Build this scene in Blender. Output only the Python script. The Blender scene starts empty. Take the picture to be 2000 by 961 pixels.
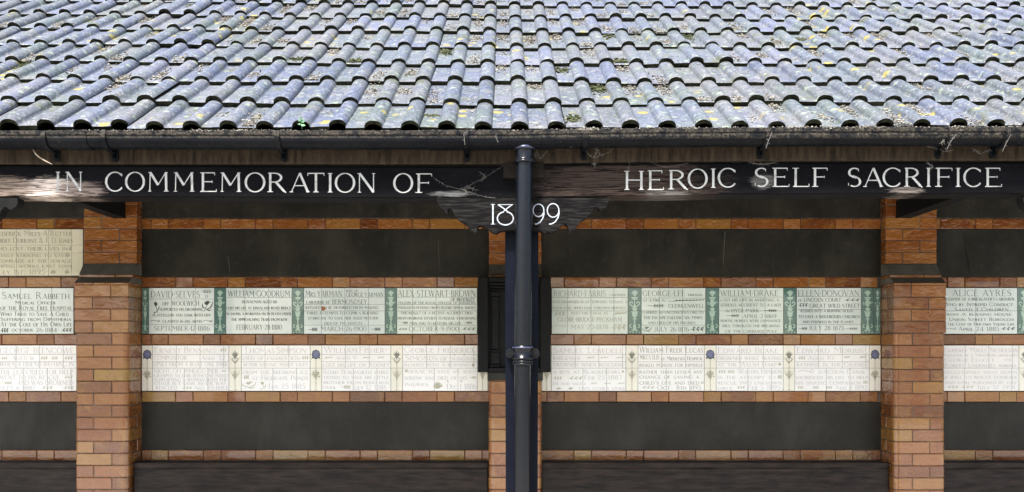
import bpy, math, random
from mathutils import Vector, noise as mnoise
R = math.radians
C = bpy.context.scene.collection
S = bpy.context.scene
rnd = random.Random(7)
EYE = 1.6            # eye height above the paving
F = 1800.0           # focal length in pixels of the 2000 px wide photograph

# ------------------------------------------------------------------ camera, light
cam_d = bpy.data.cameras.new('camera'); cam = bpy.data.objects.new('camera', cam_d); C.objects.link(cam)
cam.location = (0, 0, EYE); cam.rotation_euler = (R(90), 0, 0)
cam_d.sensor_width = 36; cam_d.lens = 36 * F / 2000; cam_d.shift_y = (690 - 480.5) / 2000
cam_d.clip_end = 500; cam_d.clip_start = 0.05
S.camera = cam

SUN_EL, SUN_AZ = R(52), R(200)      # azimuth clockwise from +Y (the direction looked in)
w = bpy.data.worlds.new('World'); S.world = w; w.use_nodes = True
nt = w.node_tree; bg = nt.nodes['Background']
sky = nt.nodes.new('ShaderNodeTexSky'); sky.sky_type = 'NISHITA'; sky.sun_disc = False
sky.sun_elevation = SUN_EL; sky.sun_rotation = SUN_AZ
sky.air_density = 0.9; sky.dust_density = 2.5; sky.ozone_density = 1.0
nt.links.new(sky.outputs[0], bg.inputs[0]); bg.inputs[1].default_value = 0.13
sl = bpy.data.lights.new('sun', 'SUN'); sl.energy = 4.2; sl.angle = R(9); sl.color = (1, .96, .9)
so = bpy.data.objects.new('sun', sl); C.objects.link(so)
d = Vector((math.sin(SUN_AZ) * math.cos(SUN_EL), math.cos(SUN_AZ) * math.cos(SUN_EL), math.sin(SUN_EL)))
so.rotation_euler = d.to_track_quat('Z', 'Y').to_euler(); so.location = (0, -3, 8)
S.view_settings.view_transform = 'Standard'; S.view_settings.look = 'None'
S.view_settings.exposure = 1.85; S.view_settings.gamma = 1

# ------------------------------------------------------------------ helpers
def at(px, py, Y):
    'world point seen at a photo pixel, at depth Y'
    return Vector(((px - 1000) * Y / F, Y, EYE + (690 - py) * Y / F))
def wx(px, Y): return (px - 1000) * Y / F
def wz(py, Y): return EYE + (690 - py) * Y / F

class M:
    def __init__(s): s.v = []; s.f = []; s.m = []
    def add(s, vs, fs, mi=0):
        b = len(s.v); s.v += [tuple(p) for p in vs]
        for f in fs: s.f.append([i + b for i in f]); s.m.append(mi)
    def box(s, x0, x1, y0, y1, z0, z1, mi=0, bev=0, jit=0):
        if bev:
            b = bev; jc, jx, jz = (rnd.uniform(-jit, jit) * q for q in (.5, .8, .8))
            vs = []
            for (x, y, z, ax) in [(x0,y0,z0,0),(x1,y0,z0,0),(x1,y0,z1,0),(x0,y0,z1,0)]:
                sx = b if x == x0 else -b; sz = b if z == z0 else -b
                vs.append((x + sx, y0 + jc + (jx if x == x0 else -jx) + (jz if z == z0 else -jz), z + sz))
            for (x, z) in [(x0,z0),(x1,z0),(x1,z1),(x0,z1)]: vs.append((x, y0 + b, z))
            for (x, z) in [(x0,z0),(x1,z0),(x1,z1),(x0,z1)]: vs.append((x, y1, z))
            fs = [(0,1,2,3)]
            for o in (0, 4):
                for i in range(4):
                    k = (i + 1) % 4; fs.append((o+4+i, o+4+k, o+k, o+i))
            fs.append((8,11,10,9))
            s.add(vs, fs, mi); return
        s.add([(x0,y0,z0),(x1,y0,z0),(x1,y1,z0),(x0,y1,z0),(x0,y0,z1),(x1,y0,z1),(x1,y1,z1),(x0,y1,z1)],
              [(0,1,5,4),(1,2,6,5),(2,3,7,6),(3,0,4,7),(4,5,6,7),(3,2,1,0)], mi)
    def grid(s, pts, mi=0, closed=False):
        'pts: list of rows of points, same length'
        n = len(pts[0]); vs = [p for r in pts for p in r]; fs = []
        for i in range(len(pts) - 1):
            for j in range(n if closed else n - 1):
                k = (j + 1) % n
                fs.append((i*n+j, i*n+k, (i+1)*n+k, (i+1)*n+j))
        s.add(vs, fs, mi)
    def tube(s, pts, r, n=8, mi=0, cap=True):
        pts = [Vector(p) for p in pts]; rows = []
        up = Vector((0.01, 0.02, 1))
        for i, p in enumerate(pts):
            t = (pts[min(i+1, len(pts)-1)] - pts[max(i-1, 0)]).normalized()
            a = t.cross(up)
            if a.length < .05: a = t.cross(Vector((1, 0, 0)))
            a.normalize(); b = a.cross(t)
            rr = r[i] if isinstance(r, (list, tuple)) else r
            rows.append([p + a*rr*math.cos(2*math.pi*k/n) + b*rr*math.sin(2*math.pi*k/n) for k in range(n)])
        s.grid(rows, mi, True)
        if cap:
            s.add(rows[0], [tuple(range(n))], mi); s.add(rows[-1], [tuple(range(n))[::-1]], mi)
    def lathe(s, prof, cx, cy, n=32, mi=0):
        'prof: (radius, z) pairs, axis vertical'
        rows = [[(cx + r*math.cos(2*math.pi*k/n), cy + r*math.sin(2*math.pi*k/n), z) for k in range(n)] for r, z in prof]
        s.grid(rows, mi, True)
    def build(s, name, mats, parent=None, smooth=False, uvn=None):
        me = bpy.data.meshes.new(name); me.from_pydata(s.v, [], s.f); me.update()
        if not isinstance(mats, (list, tuple)): mats = [mats]
        for m in mats: me.materials.append(m)
        me.polygons.foreach_set('material_index', s.m)
        if smooth: me.polygons.foreach_set('use_smooth', [True] * len(s.f))
        o = bpy.data.objects.new(name, me); C.objects.link(o)
        if parent: o.parent = parent
        return o
def tag(o, label=None, cat=None, group=None, kind=None):
    for k, v in (('label', label), ('category', cat), ('group', group), ('kind', kind)):
        if v: o[k] = v
    return o
def empty(name, label, cat, group=None):
    o = bpy.data.objects.new(name, None); C.objects.link(o); o.empty_display_size = .1
    return tag(o, label, cat, group)

# ------------------------------------------------------------------ materials
class Mat:
    def __init__(s, name, col=(.5,.5,.5), rough=.5, spec=.5, coat=0):
        s.m = bpy.data.materials.new(name); s.m.use_nodes = True
        s.n = s.m.node_tree.nodes; s.l = s.m.node_tree.links
        s.p = s.n['Principled BSDF']
        s.p.inputs['Base Color'].default_value = (*col, 1); s.p.inputs['Roughness'].default_value = rough
        s.p.inputs['Specular IOR Level'].default_value = spec
        s.p.inputs['Coat Weight'].default_value = coat; s.p.inputs['Coat Roughness'].default_value = .08
        s.tc = s.n.new('ShaderNodeTexCoord'); s.col = None
    def noise(s, scale=5, detail=4, rough=.55, stretch=(1,1,1), off=(0,0,0), dist=0):
        mp = s.n.new('ShaderNodeMapping'); mp.inputs['Scale'].default_value = stretch; mp.inputs['Location'].default_value = off
        s.l.new(s.tc.outputs['Object'], mp.inputs[0])
        t = s.n.new('ShaderNodeTexNoise'); t.inputs['Scale'].default_value = scale; t.inputs['Detail'].default_value = detail
        t.inputs['Roughness'].default_value = rough; t.inputs['Distortion'].default_value = dist
        s.l.new(mp.outputs[0], t.inputs[0]); return t.outputs['Fac']
    def voro(s, scale=5, stretch=(1,1,1), feature='F1', out='Distance', off=(0,0,0)):
        mp = s.n.new('ShaderNodeMapping'); mp.inputs['Scale'].default_value = stretch; mp.inputs['Location'].default_value = off
        s.l.new(s.tc.outputs['Object'], mp.inputs[0])
        t = s.n.new('ShaderNodeTexVoronoi'); t.feature = feature; t.inputs['Scale'].default_value = scale
        s.l.new(mp.outputs[0], t.inputs[0]); return t.outputs[out]
    def island(s):
        return s.n.new('ShaderNodeNewGeometry').outputs['Random Per Island']
    def ramp(s, fac, stops, interp='LINEAR'):
        r = s.n.new('ShaderNodeValToRGB'); r.color_ramp.interpolation = interp
        while len(r.color_ramp.elements) < len(stops): r.color_ramp.elements.new(.5)
        for e, (p, c) in zip(r.color_ramp.elements, stops):
            e.position = p; e.color = (*c, 1) if len(c) == 3 else c
        s.l.new(fac, r.inputs[0]); return r.outputs[0]
    def mask(s, fac, a, b, hi=1):
        r = s.n.new('ShaderNodeMapRange'); r.interpolation_type = 'SMOOTHSTEP'
        r.inputs[1].default_value = a; r.inputs[2].default_value = b; r.inputs[4].default_value = hi
        s.l.new(fac, r.inputs[0]); return r.outputs[0]
    def math(s, op, a, b=None, clamp=False):
        r = s.n.new('ShaderNodeMath'); r.operation = op; r.use_clamp = clamp
        for i, v in enumerate((a, b)):
            if v is None: continue
            if isinstance(v, (int, float)): r.inputs[i].default_value = v
            else: s.l.new(v, r.inputs[i])
        return r.outputs[0]
    def mix(s, fac, a, b, mode='MIX'):
        r = s.n.new('ShaderNodeMix'); r.data_type = 'RGBA'; r.blend_type = mode
        if isinstance(fac, (int, float)): r.inputs[0].default_value = fac
        else: s.l.new(fac, r.inputs[0])
        for i, v in ((6, a), (7, b)):
            if isinstance(v, tuple): r.inputs[i].default_value = (*v, 1) if len(v) == 3 else v
            else: s.l.new(v, r.inputs[i])
        return r.outputs[2]
    def blob(s, c, r0, r1, sc=(1,1,1)):
        'soft blob mask round a point in object space'
        mp = s.n.new('ShaderNodeVectorMath'); mp.operation = 'SUBTRACT'; s.l.new(s.tc.outputs['Object'], mp.inputs[0]); mp.inputs[1].default_value = c
        m2 = s.n.new('ShaderNodeVectorMath'); m2.operation = 'MULTIPLY'; s.l.new(mp.outputs[0], m2.inputs[0]); m2.inputs[1].default_value = sc
        ln = s.n.new('ShaderNodeVectorMath'); ln.operation = 'LENGTH'; s.l.new(m2.outputs[0], ln.inputs[0])
        r = s.n.new('ShaderNodeMapRange'); r.inputs[1].default_value = r0; r.inputs[2].default_value = r1
        r.inputs[3].default_value = 1; r.inputs[4].default_value = 0; s.l.new(ln.outputs['Value'], r.inputs[0]); return r.outputs[0]
    def base(s, c): s.l.new(c, s.p.inputs['Base Color']); return s
    def rough(s, c): s.l.new(c, s.p.inputs['Roughness']); return s
    def bump(s, h, strength=.3, dist=.002):
        b = s.n.new('ShaderNodeBump'); b.inputs['Strength'].default_value = strength; b.inputs['Distance'].default_value = dist
        s.l.new(h, b.inputs['Height']); s.l.new(b.outputs[0], s.p.inputs['Normal'])
        return s

def brick_mat():
    b = Mat("glazed_brick", rough=.2, spec=.45, coat=.5)
    isl = b.island()
    c = b.ramp(isl, [(0,(0.1232,0.0337,0.0077)),(.25,(0.1802,0.0556,0.0118)),(.5,(0.2150,0.0705,0.0161)),(.76,(0.2535,0.0923,0.0211)),(.93,(0.2605,0.1171,0.0271)),(1,(0.2535,0.1350,0.0245))])
    n1 = b.noise(9, 5, .6, dist=.6)
    c = b.mix(b.mask(n1, .45, .75, .55), c, (0.3070,0.1479,0.0355))
    n2 = b.noise(38, 4, .6, stretch=(1,1,1.8), dist=1.2)
    c = b.mix(b.mask(n2, .5, .72, .45), c, (0.1151,0.0337,0.0093))
    sp = b.noise(220, 2, .5)
    c = b.mix(b.mask(sp, .66, .74, .5), c, (0.4221,0.2581,0.1066))
    b.base(c); b.rough(b.mask(n2, .2, .8, .4)); b.p.inputs['Coat Roughness'].default_value = .04; b.p.inputs['Coat IOR'].default_value = 1.65
    h = b.math('ADD', b.math('MULTIPLY', b.noise(22, 3, .5, stretch=(1,1,1.6), dist=.5), 1.0), b.math('MULTIPLY', sp, .06))
    b.bump(h, .8, .008); return b.m
def mortar_mat():
    b = Mat('mortar', rough=.9); n = b.noise(40, 5, .65); n2 = b.noise(5, 3)
    c = b.ramp(n, [(.3,(.03,.02,.014)),(.58,(.14,.095,.065)),(.8,(.28,.21,.15))])
    b.base(b.mix(b.mask(n2, .45, .6), c, (.05,.04,.035))); b.bump(n, .4, .003); return b.m
def slate_mat():
    b = Mat('slate_render', rough=.5, spec=.2)
    n = b.noise(3.2, 6, .6); n2 = b.noise(26, 5, .65); n3 = b.noise(2.3, 4, .6, stretch=(1.5,1,.5), off=(3,1,0))
    c = b.ramp(n, [(.34,(.010,.009,.0066)),(.5,(.0155,.0138,.0102)),(.66,(.025,.0225,.017))])
    c = b.mix(b.mask(n2, .52, .75, .45), c, (.040,.036,.028))
    dr = b.noise(9, 5, .7, stretch=(3,1,.25), off=(1,4,2)); c = b.mix(b.mask(dr, .58, .76, .3), c, (.034,.031,.024)); c = b.mix(b.mask(dr, .44, .30, .3), c, (.005,.0045,.0035))
    c = b.mix(b.mask(n3, .52, .72, .5), c, (.038,.035,.028))
    spk = b.voro(42); c = b.mix(b.mask(spk, .05, .028, .5), c, (.25,.24,.22))
    b.base(c); b.rough(b.ramp(n2, [(.3,(.36,)*3),(.7,(.6,)*3)])); b.bump(n2, .25, .002); return b.m
def tile_glaze(name, c0, c1, rough=.16):
    b = Mat(name, rough=rough, spec=.5, coat=.6); b.p.inputs['Coat IOR'].default_value = 1.7; b.p.inputs['Coat Roughness'].default_value = .05
    isl = b.island(); n = b.noise(7, 4, .55)
    c = b.mix(isl, c0, c1)
    c = b.mix(b.mask(n, .4, .75, .35), c, tuple(x * .86 for x in c0))
    st = b.noise(60, 4, .6); c = b.mix(b.mask(st, .66, .8, .25), c, tuple(x * .6 for x in c0))
    b.base(c); b.bump(b.noise(22, 2, .4), .35, .004); return b.m
def paint_mat(name, col, wear=None, wcol=None, rough=.55, scale=60, lo=.52, hi=.62, amt=.8):
    b = Mat(name, col, rough)
    n = b.noise(scale, 5, .65)
    b.base(b.mix(b.mask(n, lo, hi, amt), col, wcol or tuple(x * .45 for x in col))); return b.m
def roof_mat():
    b = Mat('roof_tile', rough=.5, spec=.5)
    isl = b.island()
    c = b.ramp(isl, [(0,(0.0442,0.0537,0.0838)),(.2,(0.0627,0.0715,0.1106)),(.4,(0.0584,0.0715,0.0838)),(.55,(0.0746,0.0817,0.1292)),(.7,(0.0496,0.0593,0.0768)),(.85,(0.0658,0.0692,0.0780)),(1,(0.0842,0.0894,0.1233))])
    g = b.noise(3.1, 6, .65, dist=.5); c = b.mix(b.mask(g, .49, .64, .65), c, (0.0572,0.0739,0.0559))
    d = b.noise(2.1, 6, .65, off=(5,2,1)); c = b.mix(b.mask(d, .50, .66, .65), c, (0.0928,0.0906,0.0908))
    cr = b.noise(13, 8, .72, off=(3,8,6)); crt = b.noise(110, 3, .7)
    c = b.mix(b.mask(cr, .54, .60, .85), c, b.ramp(crt, [(.35,(0.0324,0.0313,0.0291)),(.52,(0.1070,0.1062,0.1047)),(.66,(0.2419,0.2504,0.2630))]))
    sp = b.noise(75, 4, .7); c = b.mix(b.mask(sp, .57, .63, .75), c, (0.1706,0.1879,0.2083))
    v3 = b.voro(26, off=(1,2,3)); vn = b.noise(70, 4, .7)
    v3 = b.math('ADD', v3, b.math('MULTIPLY', b.math('SUBTRACT', vn, .5), .4)); c = b.mix(b.mask(v3, .2, .14, .75), c, (0.1566,0.1801,0.1721))
    sp2 = b.noise(34, 5, .7, off=(2,7,1)); c = b.mix(b.mask(sp2, .60, .66, .7), c, (0.1349,0.1521,0.1548))
    dk = b.noise(48, 5, .75, off=(9,4,3)); c = b.mix(b.mask(dk, .55, .63, .85), c, (0.0162,0.0167,0.0163))
    ms = b.noise(5.5, 7, .7, off=(6,1,9)); c = b.mix(b.mask(ms, .60, .66, .75), c, (0.0530,0.0588,0.0259))
    # yellow lichen rosettes
    v = b.voro(9.5, off=(1.3,.4,.2))
    vv = b.math('ADD', v, b.math('MULTIPLY', b.math('SUBTRACT', vn, .5), .35))
    sel = b.mask(b.noise(1.7, 2, .5, off=(4.4,1,8)), .51, .58)
    c = b.mix(b.math('MULTIPLY', b.mask(vv, .25, .19), sel), c, b.ramp(vn, [(.35,(0.0928,0.0782,0.0186)),(.6,(0.2419,0.2034,0.0547))]))
    v2 = b.voro(13, off=(7.3,2.4,.2)); vv2 = b.math('ADD', v2, b.math('MULTIPLY', b.math('SUBTRACT', vn, .5), .4))
    c = b.mix(b.mask(vv2, .20, .14, .8), c, (0.1566,0.1833,0.1362))
    b.base(c); b.rough(b.ramp(sp2, [(.35,(.36,)*3),(.62,(.85,)*3)]))
    b.bump(b.math('ADD', b.math('ADD', sp, sp2), b.math('MULTIPLY', cr, 1.5)), .6, .005); return b.m
def simple(name, c0, c1, scale=20, rough=.7, bump=.3, stretch=(1,1,1), spec=.5, coat=0, lo=.35, hi=.65, dist=.003):
    b = Mat(name, rough=rough, spec=spec, coat=coat); n = b.noise(scale, 5, .65, stretch=stretch)
    b.base(b.ramp(n, [(lo, c0), (hi, c1)]))
    if bump: b.bump(n, bump, dist)
    return b.m
def gutter_mat():
    b = Mat('gutter_paint', rough=.38, spec=.06)
    n = b.noise(30, 6, .75); n2 = b.noise(6, 4, .6); sp = b.noise(120, 3, .7)
    c = b.ramp(n2, [(.35,(.003,.0035,.005)),(.65,(.006,.0065,.008))])
    geo = b.n.new('ShaderNodeNewGeometry'); sx = b.n.new('ShaderNodeSeparateXYZ'); b.l.new(geo.outputs['Position'], sx.inputs[0])
    up = b.mask(sx.outputs[2], EYE + .868, EYE + .884)
    dirt = b.math('MULTIPLY', up, b.mask(n, .38, .6, .85))
    c = b.mix(dirt, c, b.ramp(sp, [(.35,(.006,.0055,.0045)),(.62,(.055,.048,.038))]))
    c = b.mix(b.mask(n, .66, .72, .8), c, (.12,.115,.10))
    b.base(c); b.rough(b.ramp(n, [(.4,(.3,)*3),(.65,(.8,)*3)])); b.bump(n, .4, .003); return b.m
def beam_mat(name, paint, blobs):
    'dark paint worn off to bare grain inside the given soft patches'
    b = Mat(name, rough=.6, spec=.03)
    gr = b.noise(7, 7, .7, stretch=(.7,6,13), dist=1.8); fn = b.noise(30, 5, .7, stretch=(1,5,16)); lg = b.noise(3, 5, .6, stretch=(1,1,2.5))
    c = b.ramp(lg, [(.35, paint), (.68, tuple(x * 1.9 for x in paint))])
    c = b.mix(b.mask(fn, .62, .72, .5), c, (.075,.07,.062))
    for pos, r0, r1, sc, lo, hi, amt in blobs:
        m = b.blob(pos, r0, r1, sc)
        m = b.math('MULTIPLY', b.mask(b.math('ADD', b.math('ADD', m, b.math('MULTIPLY', b.math('SUBTRACT', lg, .5), 1.0)), b.math('MULTIPLY', b.math('SUBTRACT', fn, .5), 1.1)), .33, .58), amt)
        c = b.mix(m, c, b.ramp(gr, [(.40, lo), (.47, tuple(x*.55 + y*.45 for x, y in zip(lo, hi))), (.55, hi)]))
    b.base(c); b.bump(b.math('ADD', gr, b.math('MULTIPLY', fn, .5)), .35, .004); return b.m

MT = dict(
    brick=brick_mat(), mortar=mortar_mat(), slate=slate_mat(), roof=roof_mat(), gutter=gutter_mat(),
    nose=simple('mossy_shaded_tile_edge', (.003,.003,.002), (.016,.017,.009), 60, .95, spec=.05),  # dark algae, with the shadow at the tile noses deepened into the colour
    green_tile=tile_glaze('pale_green_glaze', (.59,.67,.62), (.66,.73,.69)),
    grey_tile=tile_glaze('pale_grey_glaze', (.58,.65,.64), (.66,.72,.71)),
    cream_tile=tile_glaze('cream_glaze', (.86,.85,.84), (.88,.87,.88)),
    ivory_tile=tile_glaze('ivory_glaze', (.70,.66,.50), (.74,.70,.56)),
    lilac_tile=tile_glaze('white_glaze', (.78,.76,.76), (.82,.79,.76)),
    teal=tile_glaze('teal_glaze', (.06,.135,.12), (.085,.17,.15)),
    relief=tile_glaze('relief_green_glaze', (.32,.46,.39), (.40,.54,.46)),
    strip=tile_glaze('cream_flower_glaze', (.80,.77,.68), (.84,.81,.73)),
    joint=simple('tile_joint', (.10,.105,.09), (.2,.2,.175), 60, .9, 0),
    ink_dark=paint_mat('dark_letter_glaze', (.025,.035,.033), rough=.3, wcol=(.10,.13,.12), amt=.6),
    ink_grey=paint_mat('grey_letter_glaze', (.07,.085,.08), rough=.3, wcol=(.2,.24,.22), amt=.6),
    ink_lilac=paint_mat('lilac_letter_glaze', (.45,.42,.44), rough=.3, wcol=(.62,.59,.60), amt=.8),
    ink_brown=paint_mat('brown_letter_glaze', (.26,.25,.20), rough=.3, wcol=(.42,.40,.32), amt=.7),
    sprig=paint_mat('sprig_glaze', (.40,.39,.30), rough=.3, wcol=(.52,.50,.4)),
    lily=paint_mat('lily_glaze', (.22,.22,.18), rough=.3), tree=paint_mat('seed_head_glaze', (.42,.40,.30), rough=.3),
    petal=paint_mat('blue_petal_glaze', (.15,.16,.28), rough=.3, wcol=(.24,.24,.36), amt=.8), rim=paint_mat('dark_rim_glaze', (.045,.05,.07), rough=.3),
    white=paint_mat('white_sign_paint', (.36,.36,.345), rough=.7, wcol=(.12,.115,.11), lo=.5, hi=.64, scale=38, amt=.55),
    grey_white=paint_mat('blue_white_sign_paint', (.24,.26,.29), rough=.7, wcol=(.09,.095,.11), lo=.5, hi=.7, scale=70, amt=.8),
    navy=simple('navy_gloss_paint', (.0025,.0032,.0065), (.004,.005,.009), 14, .35, .12, spec=.06),
    pipe=simple('pipe_gloss_paint', (.003,.0036,.0055), (.0045,.005,.0068), 45, .22, .3, spec=.24, dist=.0025),
    blue=simple('blue_sheen_paint', (.012,.015,.032), (.03,.038,.08), 40, .35, .3, coat=.2),
    relief_black=simple('black_carved_wood', (.002,.002,.0022), (.005,.005,.005), 30, .5, .3, spec=.15),
    fascia=simple('fascia_oak', (.013,.0095,.0065), (.042,.030,.020), 9, .8, .35, stretch=(6,3,.9), spec=.1),
    bench=simple('dark_bench_oak', (.004,.0026,.002), (.036,.024,.0185), 5, .45, .3, stretch=(1,5,7), spec=.18, lo=.36, hi=.7),
    tie=simple('black_tie_beam', (.004,.004,.004), (.008,.008,.008), 10, .8, .3, spec=.1),
    date=simple('weathered_date_board', (.0022,.002,.0022), (.024,.022,.021), 9, .7, .5, stretch=(1.2,4,14), lo=.46, hi=.82, spec=.05),
    soffit=simple('soffit_board', (.008,.0065,.005), (.014,.011,.009), 10, .9, .2, spec=.1),
    litter=simple('dry_litter', (.035,.030,.022), (.30,.275,.235), 90, .95, 0, lo=.38, hi=.62),
    moss=simple('moss', (.016,.019,.007), (.065,.072,.026), 60, .95, 0),
    web=simple('cobweb_silk', (.07,.066,.06), (.17,.16,.145), 80, .9, 0),
    sill=simple('light_lifted_slate_sill', (.075,.070,.058), (.13,.12,.10), 14, .6, .2),  # slate of the pier slopes, colour lifted to replace light they do not get
    pale=simple('pale_scratch', (.05,.05,.045), (.10,.095,.085), 80, .8, 0),
    leaf=simple('seedling_leaf', (.05,.14,.06), (.10,.22,.11), 80, .5, 0),
    terracotta=simple('bare_terracotta', (.26,.10,.05), (.36,.15,.08), 50, .8, 0),
    splinter=simple('raw_wood', (.22,.17,.12), (.38,.3,.22), 60, .7, 0),
    paving=simple('stone_paving', (.34,.32,.285), (.45,.425,.385), 3, .8, .3),
    grass=simple('lawn', (.035,.07,.018), (.07,.12,.035), 8, .9, .4),
    bark=simple('bark', (.06,.045,.03), (.12,.09,.065), 10, .9, .4),
    leaves=simple('tree_leaves', (.03,.06,.015), (.09,.14,.04), 4, .6, 0),
)
# ------------------------------------------------------------------ lettering: a stroke-drawn roman capital alphabet
T_, H_ = 1.0, .42      # thick and thin stroke factors
def _L(x0, y0, x1, y1, w): return ('L', x0, y0, x1, y1, w)
def _A(cx, cy, rx, ry, a0, a1, w0=H_, w1=T_): return ('A', cx, cy, rx, ry, a0, a1, w0, w1)
def _s(x, y, l=.15): return ('L', x - l/2, y, x + l/2, y, .30)      # a serif
def _sv(x, y, l=.14): return ('L', x, y - l/2, x, y + l/2, .30)
B_, U_ = .02, .98
GL = {
 'A': (.84, [_L(.07,0,.42,1,H_), _L(.42,1,.77,0,T_), _L(.20,.34,.64,.34,H_), _s(.07,B_), _s(.77,B_)]),
 'B': (.62, [_L(.12,0,.12,1,T_), _A(.28,.76,.24,.24,-90,90), _A(.28,.26,.30,.26,-90,90), _L(.12,B_,.3,B_,H_), _L(.12,U_,.3,U_,H_), _L(.12,.51,.3,.51,H_)]),
 'C': (.84, [_A(.47,.5,.43,.49,42,318), _sv(.80,.84), _L(.80,.22,.77,.12,.4)]),
 'D': (.84, [_L(.12,0,.12,1,T_), _A(.34,.5,.46,.48,-90,90), _L(.04,B_,.36,B_,H_), _L(.04,U_,.36,U_,H_)]),
 'E': (.64, [_L(.12,0,.12,1,T_), _L(.03,B_,.58,B_,H_), _L(.03,U_,.54,U_,H_), _L(.12,.52,.44,.52,H_), _sv(.60,.07), _sv(.54,.92), _sv(.45,.52,.12)]),
 'F': (.60, [_L(.12,0,.12,1,T_), _L(.03,U_,.54,U_,H_), _L(.12,.52,.44,.52,H_), _s(.12,B_,.22), _sv(.55,.92), _sv(.45,.52,.12)]),
 'G': (.88, [_A(.47,.5,.43,.49,42,310), _L(.76,.10,.76,.42,T_), _s(.76,.43,.22), _sv(.80,.84)]),
 'H': (.86, [_L(.12,0,.12,1,T_), _L(.74,0,.74,1,T_), _L(.12,.52,.74,.52,H_), _s(.12,B_,.22), _s(.12,U_,.22), _s(.74,B_,.22), _s(.74,U_,.22)]),
 'I': (.26, [_L(.13,0,.13,1,T_), _s(.13,B_,.24), _s(.13,U_,.24)]),
 'J': (.36, [_L(.22,.12,.22,1,T_), _A(.06,.12,.16,.16,-90,0), _s(.22,U_,.22)]),
 'K': (.78, [_L(.12,0,.12,1,T_), _L(.15,.45,.62,1,H_), _L(.28,.58,.72,0,T_), _s(.12,B_,.22), _s(.12,U_,.22), _s(.62,U_), _s(.70,B_)]),
 'L': (.62, [_L(.12,0,.12,1,T_), _L(.03,B_,.56,B_,H_), _s(.12,U_,.22), _sv(.58,.08,.16)]),
 'M': (1.04, [_L(.12,0,.14,1,H_), _L(.14,1,.52,.34,T_), _L(.52,.34,.90,1,H_), _L(.90,1,.92,0,T_), _s(.12,B_), _s(.92,B_,.22), _s(.10,U_,.1), _s(.93,U_,.12)]),
 'N': (.86, [_L(.12,0,.12,1,H_), _L(.12,1,.76,.02,T_), _L(.76,0,.76,1,H_), _s(.12,B_), _s(.76,U_), _s(.08,U_,.1)]),
 'O': (.94, [_A(.47,.5,.43,.49,0,360)]),
 'P': (.62, [_L(.12,0,.12,1,T_), _A(.28,.73,.29,.25,-90,90), _L(.04,U_,.3,U_,H_), _L(.12,.48,.3,.48,H_), _s(.12,B_,.22)]),
 'Q': (.94, [_A(.47,.5,.43,.49,0,360), _L(.5,.1,.9,-.14,.7)]),
 'R': (.78, [_L(.12,0,.12,1,T_), _A(.28,.75,.27,.23,-90,90), _L(.04,U_,.3,U_,H_), _L(.12,.52,.3,.52,H_), _L(.34,.52,.66,.05,T_), _L(.66,.05,.74,-.02,.5), _s(.12,B_,.22)]),
 'S': (.60, [_A(.30,.75,.21,.23,50,248), _A(.30,.27,.23,.25,-128,68), _L(.21,.555,.385,.485,T_), _sv(.46,.88,.14), _sv(.06,.13,.14)]),
 'T': (.76, [_L(.38,0,.38,1,T_), _L(.04,U_,.72,U_,H_), _s(.38,B_,.22), _sv(.05,.92), _sv(.71,.92)]),
 'U': (.82, [_L(.12,.32,.12,1,T_), _L(.70,.32,.70,1,H_), _A(.41,.32,.29,.31,180,360,.6,.8), _s(.12,U_,.22), _s(.70,U_)]),
 'V': (.82, [_L(.07,1,.41,0,T_), _L(.41,0,.75,1,H_), _s(.07,U_,.2), _s(.75,U_)]),
 'W': (1.16, [_L(.06,1,.34,0,T_), _L(.34,0,.58,1,H_), _L(.58,1,.84,0,T_), _L(.84,0,1.10,1,H_), _s(.06,U_,.2), _s(1.10,U_)]),
 'X': (.78, [_L(.08,1,.70,0,T_), _L(.68,1,.10,0,H_), _s(.08,U_), _s(.70,B_)]),
 'Y': (.76, [_L(.06,1,.38,.48,T_), _L(.38,.48,.70,1,H_), _L(.38,0,.38,.48,T_), _s(.38,B_,.22), _s(.06,U_), _s(.70,U_)]),
 'Z': (.72, [_L(.06,U_,.66,U_,H_), _L(.64,1,.08,0,T_), _L(.06,B_,.68,B_,H_)]),
 '0': (.68, [_A(.34,.5,.30,.49,0,360)]),
 '1': (.32, [_L(.17,0,.17,1,T_), _s(.17,B_,.2), _L(.17,.98,.04,.9,.4)]),
 '2': (.60, [_A(.29,.74,.22,.24,-20,165), _L(.49,.66,.06,.03,.8), _L(.06,.04,.56,.04,.6)]),
 '3': (.56, [_A(.25,.76,.20,.22,-90,150), _A(.25,.27,.24,.26,-150,90)]),
 '4': (.66, [_L(.46,-.12,.46,1,T_), _L(.46,1,.04,.25,H_), _L(.04,.25,.64,.25,.6)]),
 '5': (.56, [_L(.14,.96,.50,.98,.6), _L(.14,.98,.12,.58,H_), _A(.25,.30,.25,.30,-145,120)]),
 '6': (.62, [_A(.32,.30,.26,.29,0,360), _A(.50,.36,.44,.62,100,180)]),
 '7': (.56, [_L(.04,.96,.54,.96,.6), _L(.54,.98,.20,0,.8)]),
 '8': (.60, [_A(.30,.76,.20,.22,0,360), _A(.30,.27,.25,.26,0,360)]),
 '9': (.62, [_A(.30,.70,.25,.28,0,360), _A(.12,.64,.43,.62,-80,0)]),
 '&': (.80, [_A(.30,.78,.17,.20,-40,220), _L(.17,.66,.72,.02,T_), _A(.32,.26,.26,.26,150,350)]),
 '·': (.30, [_L(.10,.5,.20,.5,1.4)]), '.': (.26, [_L(.08,.07,.18,.07,1.3)]), '-': (.36, [_L(.05,.48,.30,.48,.6)]),
 "'": (.22, [_L(.10,.78,.12,1,.8)]), ':': (.26, [_L(.08,.12,.18,.12,1.2), _L(.08,.62,.18,.62,1.2)]), ' ': (.38, []),
}
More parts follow.
